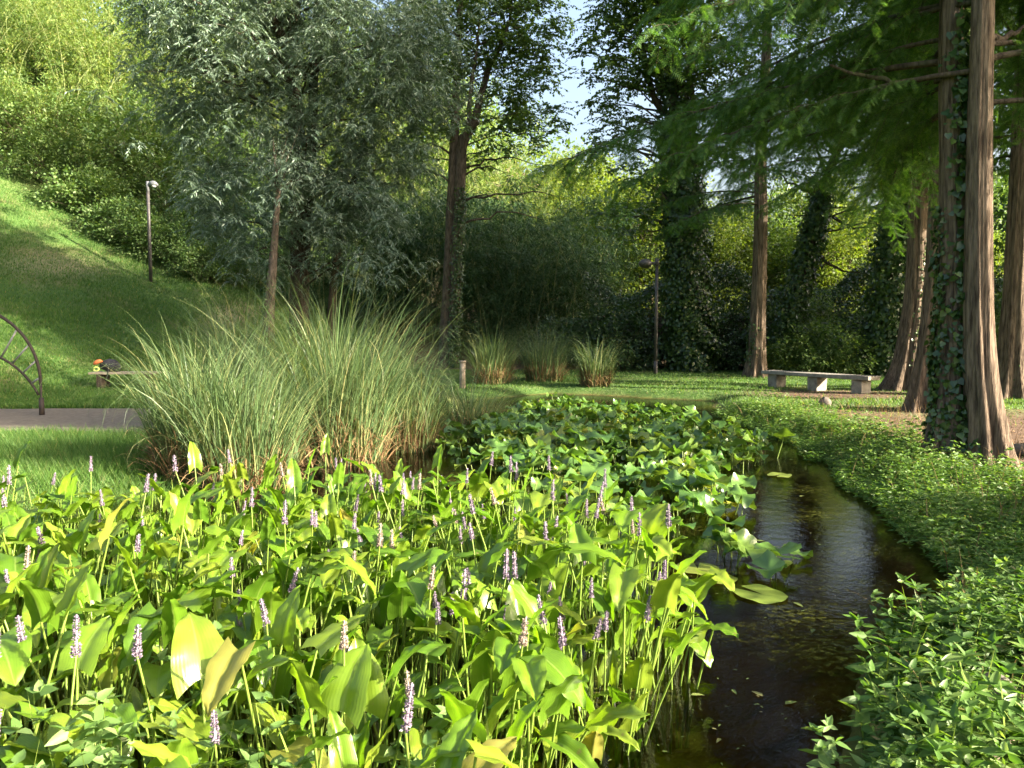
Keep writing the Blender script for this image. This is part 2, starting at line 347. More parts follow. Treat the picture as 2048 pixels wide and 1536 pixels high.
# path: a compacted grey sheet across the foot of the lawn
pm = plain_mat('path_gravel', (.085, .068, .052), (.16, .13, .10), 16, .95, bstr=.5)
mb = MB(); u = np.linspace(-26, -2.2, 90); v = np.linspace(0, 1, 16)
U, Vv = np.meshgrid(u, v)
ylo = 11.0 + .15 * wob(U, U * 0) + .03 * (U + 8) ** 2 * 0 + (U + 7) * -.12; yhi = 14.35 + .10 * wob(U * 1.4, U * 0 + 2) - (U + 7) * .04
YY = ylo + (yhi - ylo) * Vv
ZZ = hgt(U, YY) + .014 - .05 * (np.minimum(Vv, 1 - Vv) < .01)
ii = np.arange(89)[None] + (np.arange(15) * 90)[:, None]
mb.add(np.stack([U, YY, ZZ], -1), quads=np.stack([ii, ii + 1, ii + 91, ii + 90], -1).reshape(-1, 4))
mb.build('path', pm, kind='structure')

# water
wm, nt, out = new_mat('pond_water')
nzw = noise(nt, 7, detail=3, mapscale=(1, 1, 1)); nzw2 = noise(nt, 38, detail=3)
ad = nt.nodes.new('ShaderNodeMath'); ad.operation = 'MULTIPLY_ADD'; nt.links.new(nzw2, ad.inputs[0]); ad.inputs[1].default_value = .35; nt.links.new(nzw, ad.inputs[2])
bn = bump(nt, ad.outputs[0], .09, .03)
gl = nt.nodes.new('ShaderNodeBsdfGlossy'); gl.inputs['Roughness'].default_value = .03; nt.links.new(bn, gl.inputs['Normal'])
tr = nt.nodes.new('ShaderNodeBsdfTransparent'); tr.inputs['Color'].default_value = (.62, .50, .28, 1)
fr = nt.nodes.new('ShaderNodeFresnel'); fr.inputs['IOR'].default_value = 1.40; nt.links.new(bn, fr.inputs['Normal'])
mx = nt.nodes.new('ShaderNodeMixShader'); nt.links.new(fr.outputs[0], mx.inputs[0]); nt.links.new(tr.outputs[0], mx.inputs[1]); nt.links.new(gl.outputs[0], mx.inputs[2])
# patches of thin algae film on the surface
df = nt.nodes.new('ShaderNodeBsdfDiffuse'); nt.links.new(ramp(nt, noise(nt, 60, detail=3), [(.35, (.05, .06, .012)), (.65, (.15, .16, .03))]), df.inputs['Color'])
al = nt.nodes.new('ShaderNodeMath'); al.operation = 'MULTIPLY'
nt.links.new(ramp(nt, noise(nt, .8, detail=4), [(.50, (0, 0, 0)), (.68, (.7, .7, .7))]), al.inputs[0]); nt.links.new(ramp(nt, noise(nt, 26, detail=5, rough=.7), [(.47, (0, 0, 0)), (.60, (1, 1, 1))]), al.inputs[1])
mx2 = nt.nodes.new('ShaderNodeMixShader'); nt.links.new(al.outputs[0], mx2.inputs[0]); nt.links.new(mx.outputs[0], mx2.inputs[1]); nt.links.new(df.outputs[0], mx2.inputs[2]); nt.links.new(mx2.outputs[0], out.inputs[0])
mb = MB(); mb.add([(-9, .3, 0), (5.2, .3, 0), (5.2, 20.2, 0), (-9, 20.2, 0)], quads=[(0, 1, 2, 3)])
mb.build('water', wm, kind='structure')

# ------------------------------------------------------------------ tree builders
def spline(pts, n):
    pts = np.asarray(pts, float); t = np.linspace(0, len(pts) - 1, n); i = np.clip(t.astype(int), 0, len(pts) - 2); f = (t - i)[:, None]
    P = np.vstack([2 * pts[0] - pts[1], pts, 2 * pts[-1] - pts[-2]])
    p0, p1, p2, p3 = P[i], P[i + 1], P[i + 2], P[i + 3]
    return .5 * ((2 * p1) + (-p0 + p2) * f + (2 * p0 - 5 * p1 + 4 * p2 - p3) * f ** 2 + (-p0 + 3 * p1 - 3 * p2 + p3) * f ** 3)

def trunk(mb, pts, r0, r1, rings=40, sides=18, flare=.6, flutes=7, seed=0, fh=.9, lump=.05, rexp=.8, rib=0.0):
    P = spline(pts, rings); z0 = P[0, 2]; t = np.linspace(0, 1, rings); rad = r0 + (r1 - r0) * t ** rexp
    ph = seed * 1.7
    def mod(t, a, p):
        h = np.maximum(p[:, 2] - z0, 0)[:, None]; fl = np.exp(-h / fh)
        return 1 + flare * fl * (.75 + .5 * np.cos(flutes * a + ph) * (.6 + .4 * np.sin(3 * a + ph))) + lump * np.sin(4 * a + h * 1.1 + ph) * np.sin(h * 2.1 + a) + .04 * np.cos(flutes * a + ph + h * .1) + rib * (.6 * np.cos(19 * a + 1.5 * np.sin(h * .8 + ph)) + .5 * np.cos(29 * a - h * .6 + 2 * np.sin(h * 1.7)))
    tube(mb, P, rad, sides, mod=mod)
    return P, rad

def limb(mb, a, b, r0, r1, sag, rng, n=8, sides=6):
    t = np.linspace(0, 1, n)[:, None]; P = a + (b - a) * t
    P = P + np.array([0, 0, 1.0]) * (sag * np.sin(t * math.pi)) + rng.normal(0, .02 * np.linalg.norm(b - a), (n, 3)) * np.sin(t * math.pi)
    tube(mb, P, np.linspace(r0, r1, n), sides, cap=False); return P

def clump_leaves(mb, C, rng, per, rad, L, W, shape, outward=None, droop=.4, flat=.7, jit=.8, m=0):
    n = len(C) * per; cc = np.repeat(C, per, 0)
    off = rng.normal(size=(n, 3)) * rad * .55; off[:, 2] *= flat
    P = cc + off
    D = nrm(off + 1e-6) * .7 + rng.normal(size=(n, 3)) * jit * .5
    if outward is not None: D = D + np.repeat(outward, per, 0) * .5
    D[:, 2] -= droop
    N = rng.normal(size=(n, 3)) * .55 + np.array([.25, -.1, 1.0])
    ln = L * rng.uniform(.65, 1.25, n)
    cards(mb, P, D, N, ln, ln * (W / L) * rng.uniform(.8, 1.2, n), shape, m)

def spray_leaves(mb, C, rng, twigs, per, tl, L, W, shape='diamond', droop=.6, mbw=None):
    """hanging twigs that start at each clump centre, with leaves set alternately along them"""
    n = len(C) * twigs; c0 = np.repeat(C, twigs, 0) + rng.normal(0, .10, (n, 3)); a = rng.uniform(0, 6.28, n); ln = tl * rng.uniform(.5, 1.3, n)
    h = np.stack([np.cos(a), np.sin(a), np.zeros(n)], -1); up = rng.uniform(-.1, .5, n)
    if mbw is not None:
        ribbons(mbw, c0, a, ln, np.full(n, .008), math.pi / 2 - up * .8, np.full(n, droop * 1.2), 3, taper=6)
    for k in range(per):
        u = (k + rng.uniform(0, 1, n)) / per
        P = c0 + h * (u * ln * .8)[:, None]; P[:, 2] += ln * (up * u - droop * u ** 2)
        sgn = 1 if k % 2 else -1; sd_ = np.stack([-np.sin(a), np.cos(a), np.zeros(n)], -1) * sgn
        D = h * .7 + sd_ * rng.uniform(.3, .9, n)[:, None] + rng.normal(0, .2, (n, 3)); D[:, 2] += up - 2 * droop * u - .25
        N = rng.normal(0, .45, (n, 3)) + [.1, -.15, 1]; l = L * rng.uniform(.65, 1.2, n)
        cards(mb, P, D, N, l, l * (W / L), shape)

def ell_points(rng, n, ells, shell=.55):
    out = []
    wt = np.array([e[1][0] * e[1][1] * e[1][2] for e in ells]); wt = wt / wt.sum()
    for (c, r), w in zip(ells, wt):
        k = max(1, int(n * w)); d = rand_dirs(rng, k); q = rng.uniform(shell ** 3, 1, k)[:, None] ** (1 / 3)
        out.append(np.array(c) + d * q * np.array(r) * (1 + .15 * rng.normal(size=(k, 1))))
    return np.vstack(out)

def ivy_on(mb, P, rad, rng, n, t0, t1, az0=0, azw=math.pi, size=.06, lift=.05):
    k = len(P); size = size * .8; t = t0 + (t1 - t0) * rng.beta(1, 1.25, n); f = t * (k - 1); i = np.minimum(f.astype(int), k - 2); fr_ = (f - i)[:, None]
    c = P[i] * (1 - fr_) + P[i + 1] * fr_; r = rad[i] + (rad[i + 1] - rad[i]) * fr_[:, 0]
    a = az0 + rng.normal(0, 1, n) * azw * .5 if azw < 3 else rng.uniform(0, 2 * math.pi, n)
    o = np.stack([np.cos(a), np.sin(a), np.zeros(n)], -1)
    lob = 1 + (.35 * np.sin(2 * a + c[:, 2] * 2.1) * np.sin(c[:, 2] * 3.3 + a) + .25 * np.sin(5 * a + c[:, 2] * 5)) * min(1, lift * 9)
    pos = c + o * (r * 1.06 * np.clip(lob, .5, 1.6) + np.abs(rng.normal(0, lift, n)))[:, None]
    D = np.stack([rng.normal(0, .5, n), rng.normal(0, .5, n), -np.ones(n) * .8], -1) + o * .35
    N = o + rng.normal(0, .35, (n, 3))
    ln = size * rng.uniform(.6, 1.4, n)
    cards(mb, pos, D, N, ln, ln * 1.0, 'heart')

def needle_crown(mbw, mbl, axis_pts, z0, z1, R0, rng, nbr, spread=(0, 2 * math.pi), droopb=.25, frond=.17, dens=1.0, subs=10, lowlong=1.0):
    """Layered horizontal limbs with side twigs that carry feathery fronds."""
    FP, FD, FN, FL = [], [], [], []
    for b in range(nbr):
        t = (b + rng.uniform(0, 1)) / nbr; z = z0 + (z1 - z0) * t ** 1.15
        k = np.searchsorted(axis_pts[:, 2], z); k = min(max(k, 1), len(axis_pts) - 1); a = axis_pts[k - 1]; bb = axis_pts[k]; f = (z - a[2]) / max(bb[2] - a[2], 1e-6)
        base = a + (bb - a) * f; base[2] = z
        az = rng.uniform(*spread); ln = R0 * (1 - .85 * t) * rng.uniform(.7, 1.15) * (lowlong if t < .25 else 1)
        n = 9; tt = np.linspace(0, 1, n); rise = rng.uniform(.0, .25)
        h = np.stack([np.cos(az + .25 * rng.normal() * tt), np.sin(az + .25 * rng.normal() * tt)], -1) * (tt * ln)[:, None]
        zz = rise * ln * tt - droopb * ln * tt ** 2
        Pb = np.concatenate([base[None, :2] + h, (z + zz)[:, None]], 1)
        tube(mbw, Pb, np.linspace(.008 + .008 * ln, .004, n), 5, cap=False)
        ns = int(subs * ln / 2.5 * 2) + 4
        for s in range(ns):
            u = .12 + .88 * (s + rng.uniform(0, 1)) / ns; i = min(int(u * (n - 1)), n - 2); f = u * (n - 1) - i
            q = Pb[i] * (1 - f) + Pb[i + 1] * f; sgn = 1 if s % 2 else -1
            a2 = az + sgn * rng.uniform(.5, 1.25); sl = rng.uniform(.35, .8) * (1.15 - .55 * u) * (.6 + .15 * ln)
            m_ = 6; t2 = np.linspace(0, 1, m_)
            Q = np.stack([q[0] + np.cos(a2) * t2 * sl, q[1] + np.sin(a2) * t2 * sl, q[2] + .1 * sl * t2 - rng.uniform(.5, 1.2) * sl * t2 ** 2], -1)
            tube(mbw, Q, np.linspace(.007, .002, m_), 3, cap=False)
            nf = max(5, int(20 * dens * sl / .5))
            for w in range(nf):
                e = (w + rng.uniform(0, 1)) / nf; i = min(int(e * (m_ - 1)), m_ - 2); ff = e * (m_ - 1) - i
                FP.append(Q[i] * (1 - ff) + Q[i + 1] * ff)
                a3 = a2 + (1 if w % 2 else -1) * rng.uniform(.2, 1.6)
                FD.append((math.cos(a3), math.sin(a3), rng.uniform(-1.6, .0))); FN.append((rng.normal() * .7, rng.normal() * .7, 1)); FL.append(frond * rng.uniform(.7, 1.3))
    FP, FD, FN, FL = map(np.array, (FP, FD, FN, FL)); FD = nrm(FD); S = nrm(np.cross(FN, FD)); N = np.cross(FD, S)
    k = 8
    for j in range(k):
        u = (j + .5) / k; w = FL * .24 * (1 - .6 * abs(u - .4))
        for sgn in (1, -1):
            D = FD * .55 + S * sgn + N * -.12
            cards(mbl, FP + FD * (u * FL)[:, None], D, N, w * 1.3, FL * .07, 'blade')
    return len(FP)

def bamboo_mesh(seed, H, nculm, sprays, leaf=.17, spread=.55):
    rng = np.random.default_rng(seed); mw, ml = MB(), MB(); LP, LD, LL = [], [], []
    for c in range(nculm):
        az = rng.uniform(0, 2 * math.pi); h = H * rng.uniform(.65, 1.05); r = abs(rng.normal(0, spread)); a0 = rng.uniform(0, 2 * math.pi)
        n = 14; t = np.linspace(0, 1, n); th = .04 + rng.uniform(.0, .1) + rng.uniform(.8, 1.5) * t ** 2.6
        dx = np.concatenate([[0], np.cumsum(np.sin(th) * h / n)[:-1]]); dz = np.concatenate([[0], np.cumsum(np.cos(th) * h / n)[:-1]])
        Pc = np.stack([r * math.cos(a0) + dx * math.cos(az), r * math.sin(a0) + dx * math.sin(az), dz], -1)
        tube(mw, Pc, np.linspace(.024, .004, n), 5, cap=False)
        for s in range(sprays):
            u = 1 - .85 * rng.uniform(0, 1) ** 1.5; i = min(int(u * (n - 1)), n - 2); f = u * (n - 1) - i; q = Pc[i] * (1 - f) + Pc[i + 1] * f
            a2 = rng.uniform(0, 2 * math.pi); ln = rng.uniform(.15, .95) * (1.15 - .6 * u)
            e = q + np.array([math.cos(a2) * ln, math.sin(a2) * ln, rng.uniform(-.35, .3) * ln])
            for w in range(8):
                LP.append(e + rng.normal(0, .07, 3)); a3 = a2 + rng.normal(0, .9); LD.append((math.cos(a3), math.sin(a3), rng.uniform(-1.5, .1))); LL.append(leaf * rng.uniform(.6, 1.25))
    LP, LD, LL = np.array(LP), np.array(LD), np.array(LL)
    cards(ml, LP, LD, rng.normal(0, .5, LP.shape) + [0, 0, 1], LL, LL * .17, 'diamond')
    return mw, ml

def bush_mesh(seed, R, H, ncl, per, L, W, shape='diamond', rad=.3, droop=.35, low=.1):
    """Broad leafed shrub: stems from the base fanning to leaf clumps."""
    rng = np.random.default_rng(seed); mw, ml = MB(), MB()
    d = rand_dirs(rng, ncl); d[:, 2] = np.abs(d[:, 2]); q = rng.uniform(.35, 1, ncl)[:, None] ** .5
    lob = 1 + .22 * np.sin(3 * np.arctan2(d[:, 1], d[:, 0]) + seed)[:, None] + .12 * rng.normal(size=(ncl, 1))
    C = d * q * lob * np.array([R, R, H * (1 - low)]); C[:, 2] += H * low
    for c in C[::3]:
        limb(mw, np.array([c[0] * .1, c[1] * .1, 0.0]), c, .018, .004, .12 * R, rng, 6, 4)
    clump_leaves(ml, C, rng, per, rad, L, W, shape, d, droop)
    return mw, ml

def tree_mesh(seed, H, R, zc, ncl, per, L, W, shape, rtrunk, rad=.4):
    """Generic broadleaf tree: trunk and limbs, crown of leaf clumps with gaps."""
    rng = np.random.default_rng(seed); mw, ml = MB(), MB()
    top = np.array([rng.normal(0, .3), rng.normal(0, .3), H * .9])
    P, rr = trunk(mw, [(0, 0, -.2), (rng.normal(0, .1), rng.normal(0, .1), H * .3), top * [.6, .6, .62], top], rtrunk, .03, 24, 10, .4, 5, seed)
    lobes = [(np.array([rng.normal(0, R * .45), rng.normal(0, R * .45), rng.uniform(zc, H * .9)]), np.array([R, R, (H - zc) * .55]) * rng.uniform(.45, .7)) for _ in range(6)]
    C = ell_points(rng, ncl, lobes, .4); C = C[C[:, 2] > zc * .85]
    for c in C[::5]:
        k = int(np.clip((c[2] * .7) / H * 23, 5, 21)); limb(mw, P[k], c, .045, .008, .2, rng, 7, 4)
    clump_leaves(ml, C, rng, per, rad, L, W, shape, nrm(C - np.array([0, 0, (zc + H) / 2])), .35)
    return mw, ml

# ------------------------------------------------------------------ trees in view
def V(*pts): return [at(*p) for p in pts]
def grounded(p, dz=-.15): p = np.array(p, float); p[2] = g(p[0], p[1]) + dz; return p

def finish(name, label, base, wood, foliage, extra=(), cat='tree', group=None):
    """wood/foliage: (part name, MB, material); extra likewise."""
    t = thing(name, label, cat, tuple(base), group)
    for nm, m_, mt, kd in (wood, foliage) + tuple(extra):
        if m_ is not None and m_.n: m_.build(nm, mt, t, base, kind=kd)
    return t

# --- silver willow, left of centre
def build_willow():
    rng = np.random.default_rng(5); Yd = 21.0
    b = grounded(at(596, 760, Yd)); mw, ml = MB(), MB()
    pts = [b] + V((598, 640, Yd), (600, 430, Yd), (592, 250, Yd), (585, 110, Yd)) + [at(588, 0, Yd), at(592, -130, Yd + .2)]
    P, rr = trunk(mw, pts, .30, .12, 44, 16, .35, 6, 3, lump=.08)
    s1 = V((582, 110, Yd), (556, 60, Yd - .3), (535, 0, Yd - .5), (505, -90, Yd - .8)); tube(mw, spline(s1, 14), np.linspace(.15, .06, 14), 9)
    s2 = [at(604, 560, Yd)] + V((622, 300, Yd + .5), (630, 80, Yd + .6), (640, -60, Yd + .8)); tube(mw, spline(s2, 22), np.linspace(.17, .08, 22), 10)
    s3 = [grounded(at(655, 760, Yd + .7))] + V((668, 560, Yd + .7), (690, 420, Yd + .8), (740, 250, Yd + .9), (760, 100, Yd + 1)); tube(mw, spline(s3, 22), np.linspace(.13, .04, 22), 9)
    ells = [(at(590, 120, Yd), (3.6, 3.0, 3.0)), (at(420, 90, Yd), (2.1, 2.2, 2.6)), (at(330, 130, Yd - .3), (1.0, 1.3, 2.2)), (at(760, 120, Yd), (2.3, 2.2, 2.9)), (at(560, 380, Yd - .6), (2.6, 2.0, 1.9)), (at(740, 430, Yd - .4), (1.7, 1.5, 1.7)), (at(790, 300, Yd), (1.2, 1.3, 1.6)), (at(640, 330, Yd - 1.0), (1.3, 1.0, 1.6)), (at(440, 400, Yd), (1.0, 1.4, 1.5)), (at(520, 500, Yd - 1.0), (1.0, 1.0, .6)), (at(690, 520, Yd - .8), (1.3, 1.0, .7)), (at(560, -180, Yd), (3.4, 3.0, 3.0))]
    C = ell_points(rng, 1800, ells, .2)
    for c in C[::16]:
        k = int(np.clip(np.searchsorted(P[:, 2], c[2] - .8), 8, len(P) - 1)); limb(mw, P[k], c, .035, .004, .35, rng, 8, 4)
    spray_leaves(ml, C, rng, 9, 17, .55, .13, .028, 'diamond', .55)
    finish('willow_tree', 'big silver-leaved willow with dark forked trunk behind the tall reed clumps', b, ('trunk', mw, M['bark_dark'], None), ('crown', ml, M['willow'], 'stuff'))
build_willow()

def build_ivy_stem():
    rng = np.random.default_rng(6); Yd = 18.6; b = grounded(at(538, 790, Yd)); mw, ml, mi = MB(), MB(), MB()
    P, rr = trunk(mw, [b] + V((538, 640, Yd), (545, 540, Yd), (552, 440, Yd + .3), (560, 330, Yd + .6)), .17, .05, 26, 12, .3, 5, 2)
    ivy_on(mi, P, rr, rng, 900, .0, .75, math.pi * .9, 1.6, .05, .02)
    C = ell_points(rng, 70, [(at(555, 330, Yd + .6), (1.0, .8, 1.0))], .3)
    for c in C[::4]: limb(mw, P[-4], c, .02, .004, .1, rng, 6, 4)
    clump_leaves(ml, C, rng, 40, .35, .11, .022, 'diamond')
    finish('slim_tree', 'slim ivy-dotted trunk rising just left of the silver willow', b, ('trunk', mw, M['bark_grey'], None), ('crown', ml, M['willow'], 'stuff'), [('ivy', mi, M['ivy'], 'stuff')])
build_ivy_stem()

# --- tall twin-stemmed tree in the centre
def build_twin():
    rng = np.random.default_rng(8); Yd = 28.0; b = grounded(at(892, 735, Yd)); mw, ml, mi = MB(), MB(), MB()
    P, rr = trunk(mw, [b] + V((893, 650, Yd), (900, 480, Yd), (908, 300, Yd), (912, 180, Yd), (918, 60, Yd), (925, -80, Yd), (930, -200, Yd)), .23, .08, 50, 14, .35, 6, 1, lump=.07)
    b2 = grounded(at(906, 733, Yd - .1))
    P2, r2 = trunk(mw, [b2] + V((908, 640, Yd - .12), (916, 460, Yd - .12), (922, 330, Yd - .12), (926, 285, Yd - .1), (952, 235, Yd - .2)), .20, .17, 40, 14, .25, 6, 4, lump=.07)
    for e, r in (((985, 120, Yd), .1), ((1010, 40, Yd + .4), .09), ((870, 60, Yd), .08), ((960, 20, Yd - .5), .1), ((1040, -60, Yd), .09)):
        limb(mw, at(930, 280, Yd) if e[0] > 930 else at(910, 250, Yd), at(*e), r, .03, -.3, rng, 10, 7)
    for e in ((1130, 395), (1010, 345), (1080, 330), (820, 355), (1090, 440), (1000, 400), (830, 300)):
        limb(mw, at(925 if e[0] > 900 else 900, e[1] + 8, Yd), at(e[0], e[1], Yd - .6), .045, .01, .25, rng, 10, 5)
    ells = [(at(930, 20, Yd), (2.5, 2.2, 2.6)), (at(1040, 120, Yd), (1.5, 1.5, 2.1)), (at(1085, 30, Yd), (1.2, 1.3, 2.2)), (at(1060, 230, Yd), (1.3, 1.3, 1.0)), (at(1010, 280, Yd), (1.5, 1.3, .9)), (at(850, 130, Yd), (1.7, 1.7, 2.4)), (at(840, 280, Yd), (1.2, 1.2, 1.5)), (at(950, -150, Yd), (3.2, 2.6, 2.4))]
    C = ell_points(rng, 620, ells, .3)
    for c in C[::8]:
        k = int(np.clip(np.searchsorted(P[:, 2], c[2] - 1.0), 20, len(P) - 1)); limb(mw, P[k], c, .03, .006, .2, rng, 8, 4)
    spray_leaves(ml, C, rng, 8, 13, .75, .12, .085, 'diamond', .35)
    ivy_on(mi, P2, r2, rng, 2600, .0, .52, -1.0, 1.5, .075, .04)
    finish('twin_trunk_tree', 'tall twin-trunked tree with one lopped stub limb, standing alone at centre', b, ('trunk', mw, M['bark_grey'], None), ('crown', ml, M['poplar'], 'stuff'), [('ivy', mi, M['ivy'], 'stuff')])
build_twin()

# --- ivy-swathed poplar behind the right lamp
def build_ivy_poplar():
    rng = np.random.default_rng(9); Yd = 26.0; b = grounded(at(1385, 735, Yd)); mw, ml, mi = MB(), MB(), MB()
    P, rr = trunk(mw, [b] + V((1382, 640, Yd), (1368, 480, Yd), (1360, 330, Yd), (1345, 180, Yd), (1340, 50, Yd), (1345, -100, Yd), (1350, -220, Yd)), .34, .08, 44, 12, .2, 5, 1)
    s = spline([P[18]] + V((1385, 250, Yd - .2), (1378, 120, Yd), (1395, -20, Yd)), 14); tube(mw, s, np.linspace(.17, .07, 14), 8)
    s = spline([P[22]] + V((1310, 200, Yd), (1285, 90, Yd), (1270, 10, Yd)), 14); tube(mw, s, np.linspace(.13, .05, 14), 8)
    ivy_on(mi, P, rr + .16, rng, 22000, .0, .50, 0, 9, .105, .17)
    ivy_on(mi, P, rr + .15, rng, 3000, .42, .62, 0, 9, .10, .10)
    ells = [(at(1230, 80, Yd), (1.2, 1.4, 2.0)), (at(1250, 210, Yd), (1.2, 1.3, 1.0)), (at(1230, 290, Yd), (1.0, 1.0, .8)), (at(1330, 60, Yd), (1.9, 1.9, 2.0)), (at(1420, 150, Yd), (1.5, 1.6, 2.0)), (at(1450, 300, Yd), (1.1, 1.2, 1.0)), (at(1290, 390, Yd), (1.1, 1.1, .9)), (at(1340, -120, Yd), (2.6, 2.4, 2.6)), (at(1240, 450, Yd + 1), (.9, 1.0, .8))]
    C = ell_points(rng, 520, ells, .3)
    for c in C[::3]:
        k = int(np.clip(np.searchsorted(P[:, 2], c[2] - 1.0), 12, len(P) - 1)); limb(mw, P[k], c, .05, .006, .2, rng, 8, 4)
    spray_leaves(ml, C, rng, 8, 13, .75, .12, .09, 'diamond', .35)
    finish('ivy_clad_poplar', 'poplar with thick dark sleeve of ivy right behind the globe street lamp', b, ('trunk', mw, M['bark_grey'], None), ('crown', ml, M['poplar'], 'stuff'), [('ivy', mi, M['ivy'], 'stuff')])
build_ivy_poplar()

# --- leaning ivy tree and dark ivy trunk at the hedge
def build_leaning():
    rng = np.random.default_rng(10); Yd = 25.0; b = grounded(at(1568, 738, Yd)); mw, ml, mi = MB(), MB(), MB()
    P, rr = trunk(mw, [b] + V((1583, 640, Yd), (1612, 520, Yd), (1635, 420, Yd), (1662, 330, Yd), (1690, 270, Yd), (1715, 190, Yd)), .24, .08, 40, 12, .25, 5, 1)
    for a, e in ((24, (1625, 215)), (28, (1610, 170)), (26, (1740, 330)), (20, (1745, 455)), (15, (1720, 545)), (30, (1760, 230)), (22, (1540, 330))):
        limb(mw, P[a], at(e[0], e[1], Yd - .4), .07, .012, -.25, rng, 10, 6)
    ivy_on(mi, P, rr + .06, rng, 8000, .0, .62, 0, 9, .10, .10)
    C0 = ell_points(rng, 160, [(b + np.array([.15, -.3, .9]), (.55, .5, .9))], .3)
    clump_leaves(mi, C0, rng, 14, .22, .10, .08, 'heart')
    ells = [(at(1640, 240, Yd), (1.7, 1.6, 1.1)), (at(1720, 300, Yd), (1.2, 1.4, .8)), (at(1740, 440, Yd), (.9, 1.2, .7)), (at(1580, 330, Yd), (1.0, 1.2, .7)), (at(1690, 130, Yd), (2.2, 2.0, 1.6)), (at(1590, 110, Yd), (1.6, 1.6, 1.8)), (at(1560, 440, Yd + .4), (.7, .9, .6))]
    C = ell_points(rng, 240, ells, .3)
    for c in C[::3]:
        k = int(np.clip(np.searchsorted(P[:, 2], c[2] - .4), 14, len(P) - 1)); limb(mw, P[k], c, .035, .006, .1, rng, 8, 4)
    clump_leaves(ml, C, rng, 55, .45, .10, .07, 'diamond', None, .5)
    finish('leaning_tree', 'ivy-covered tree leaning to the right just behind the stone bench', b, ('trunk', mw, M['bark_dark'], None), ('crown', ml, M['poplar'], 'stuff'), [('ivy', mi, M['ivy'], 'stuff')])
build_leaning()
def build_dark_ivy():
    rng = np.random.default_rng(11); Yd = 23.5; b = grounded(at(1768, 752, Yd)); mw, ml, mi = MB(), MB(), MB()
    P, rr = trunk(mw, [b] + V((1772, 650, Yd), (1785, 500, Yd), (1798, 380, Yd), (1805, 250, Yd), (1810, 60, Yd), (1815, -150, Yd)), .22, .08, 40, 12, .3, 5, 1)
    ivy_on(mi, P, rr + .10, rng, 12000, .0, .60, 0, 9, .11, .15)
    C = ell_points(rng, 260, [(at(1800, 150, Yd), (1.8, 1.8, 2.2)), (at(1740, 250, Yd), (1.2, 1.2, 1.0)), (at(1860, 280, Yd), (1.1, 1.2, 1.0)), (at(1800, -100, Yd), (2.4, 2.2, 2.6))], .3)
    for c in C[::3]:
        k = int(np.clip(np.searchsorted(P[:, 2], c[2] - .6), 16, len(P) - 1)); limb(mw, P[k], c, .04, .006, .15, rng, 8, 4)
    clump_leaves(ml, C, rng, 55, .45, .10, .07, 'diamond', None, .5)
    finish('ivy_clad_tree', 'dark ivy-covered trunk standing left of the flared trunk at the end of the bench', b, ('trunk', mw, M['bark_dark'], None), ('crown', ml, M['poplar'], 'stuff'), [('ivy', mi, M['ivy'], 'stuff')])
build_dark_ivy()

# --- feathery-leaved conifers (trunks with fluted red bark)
def conifer(label, path, Yb, r0, H, z0, R, seed, nbr, ivy=None, flare=.7, frond=.17, dens=1.0, limbs=(), low=1.0, drop=.25, spread=(0, 2 * math.pi)):
    rng = np.random.default_rng(seed); mw, ml, mi, mk = MB(), MB(), MB(), MB()
    b = grounded(at(path[0][0], path[0][1], Yb)); pts = [b] + [at(px, py, Yb) for px, py in path[1:]]
    d = pts[-1] - pts[-2]; d = d / d[2]; d[:2] *= .3; top = pts[-1] + d * (H - pts[-1][2])
    pts = pts + [pts[-1] + (top - pts[-1]) * f for f in (.25, .5, .75, 1)]
    P, rr = trunk(mk, pts, r0, .03, 140, 72, flare, 8, seed, fh=.5, lump=.03, rexp=.85, rib=.035)
    needle_crown(mw, ml, P, z0, H * .97, R, rng, nbr, spread, frond=frond, dens=dens, lowlong=low, droopb=drop)
    for px, py, dy, r in limbs:
        e = at(px, py, Yb + dy); k = int(np.clip(np.searchsorted(P[:, 2], e[2] - .3), 5, 80)); limb(mw, P[k], e, r, r * .3, -.1, rng, 12, 7)
    if ivy: 
        for a in ivy: ivy_on(mi, P, rr, rng, *a)
    t = finish('feathery_conifer', label, b, ('trunk', mk, M['bark_red'], None), ('foliage', ml, M['needle'], 'stuff'), [('branches', mw, M['bark_dark'], 'stuff'), ('ivy', mi, M['ivy'], 'stuff')], group='feathery conifers along the right bank')
    return t
conifer('straight reddish trunk at the left end of the stone bench', [(1512, 753), (1516, 640), (1521, 450), (1522, 300), (1532, 120)], 23.0, .25, 19, 4.9, 3.6, 21, 40, [(500, .0, .13, math.pi, 1.5, .06, .03)], dens=.55, frond=.20)
conifer('fluted flared trunk with ivy strands beside the right end of the bench', [(1806, 783), (1818, 700), (1832, 560), (1838, 330), (1842, 120)], 18.3, .30, 20, 5.2, 4.4, 22, 42, [(2200, .0, .30, -.6, 1.0, .055, .03)], 1.1, dens=.55, frond=.19)
conifer('leaning reddish trunk half hidden behind the ivy-hung trunk by the path', [(1850, 822), (1862, 700), (1872, 560), (1880, 330), (1888, 100)], 14.0, .25, 19, 4.8, 4.4, 23, 40, None, .9, dens=1.0, limbs=[(1700, 135, -.5, .05)], spread=(-.2, math.pi + .2))
conifer('near trunk thickly hung with ivy on its shaded side', [(1903, 925), (1906, 800), (1910, 600), (1906, 300), (1903, 0)], 8.7, .21, 19, 3.9, 3.5, 24, 52, [(1700, .0, .33, 2.7, 1.2, .06, .03), (2700, .0, .53, -1.05, 1.0, .075, .05), (500, .0, .12, -1.6, 2, .06, .03)], .75, .15, 1.5, [(1660, 130, .4, .045)], 1.15, .3, (.1, math.pi + .15))
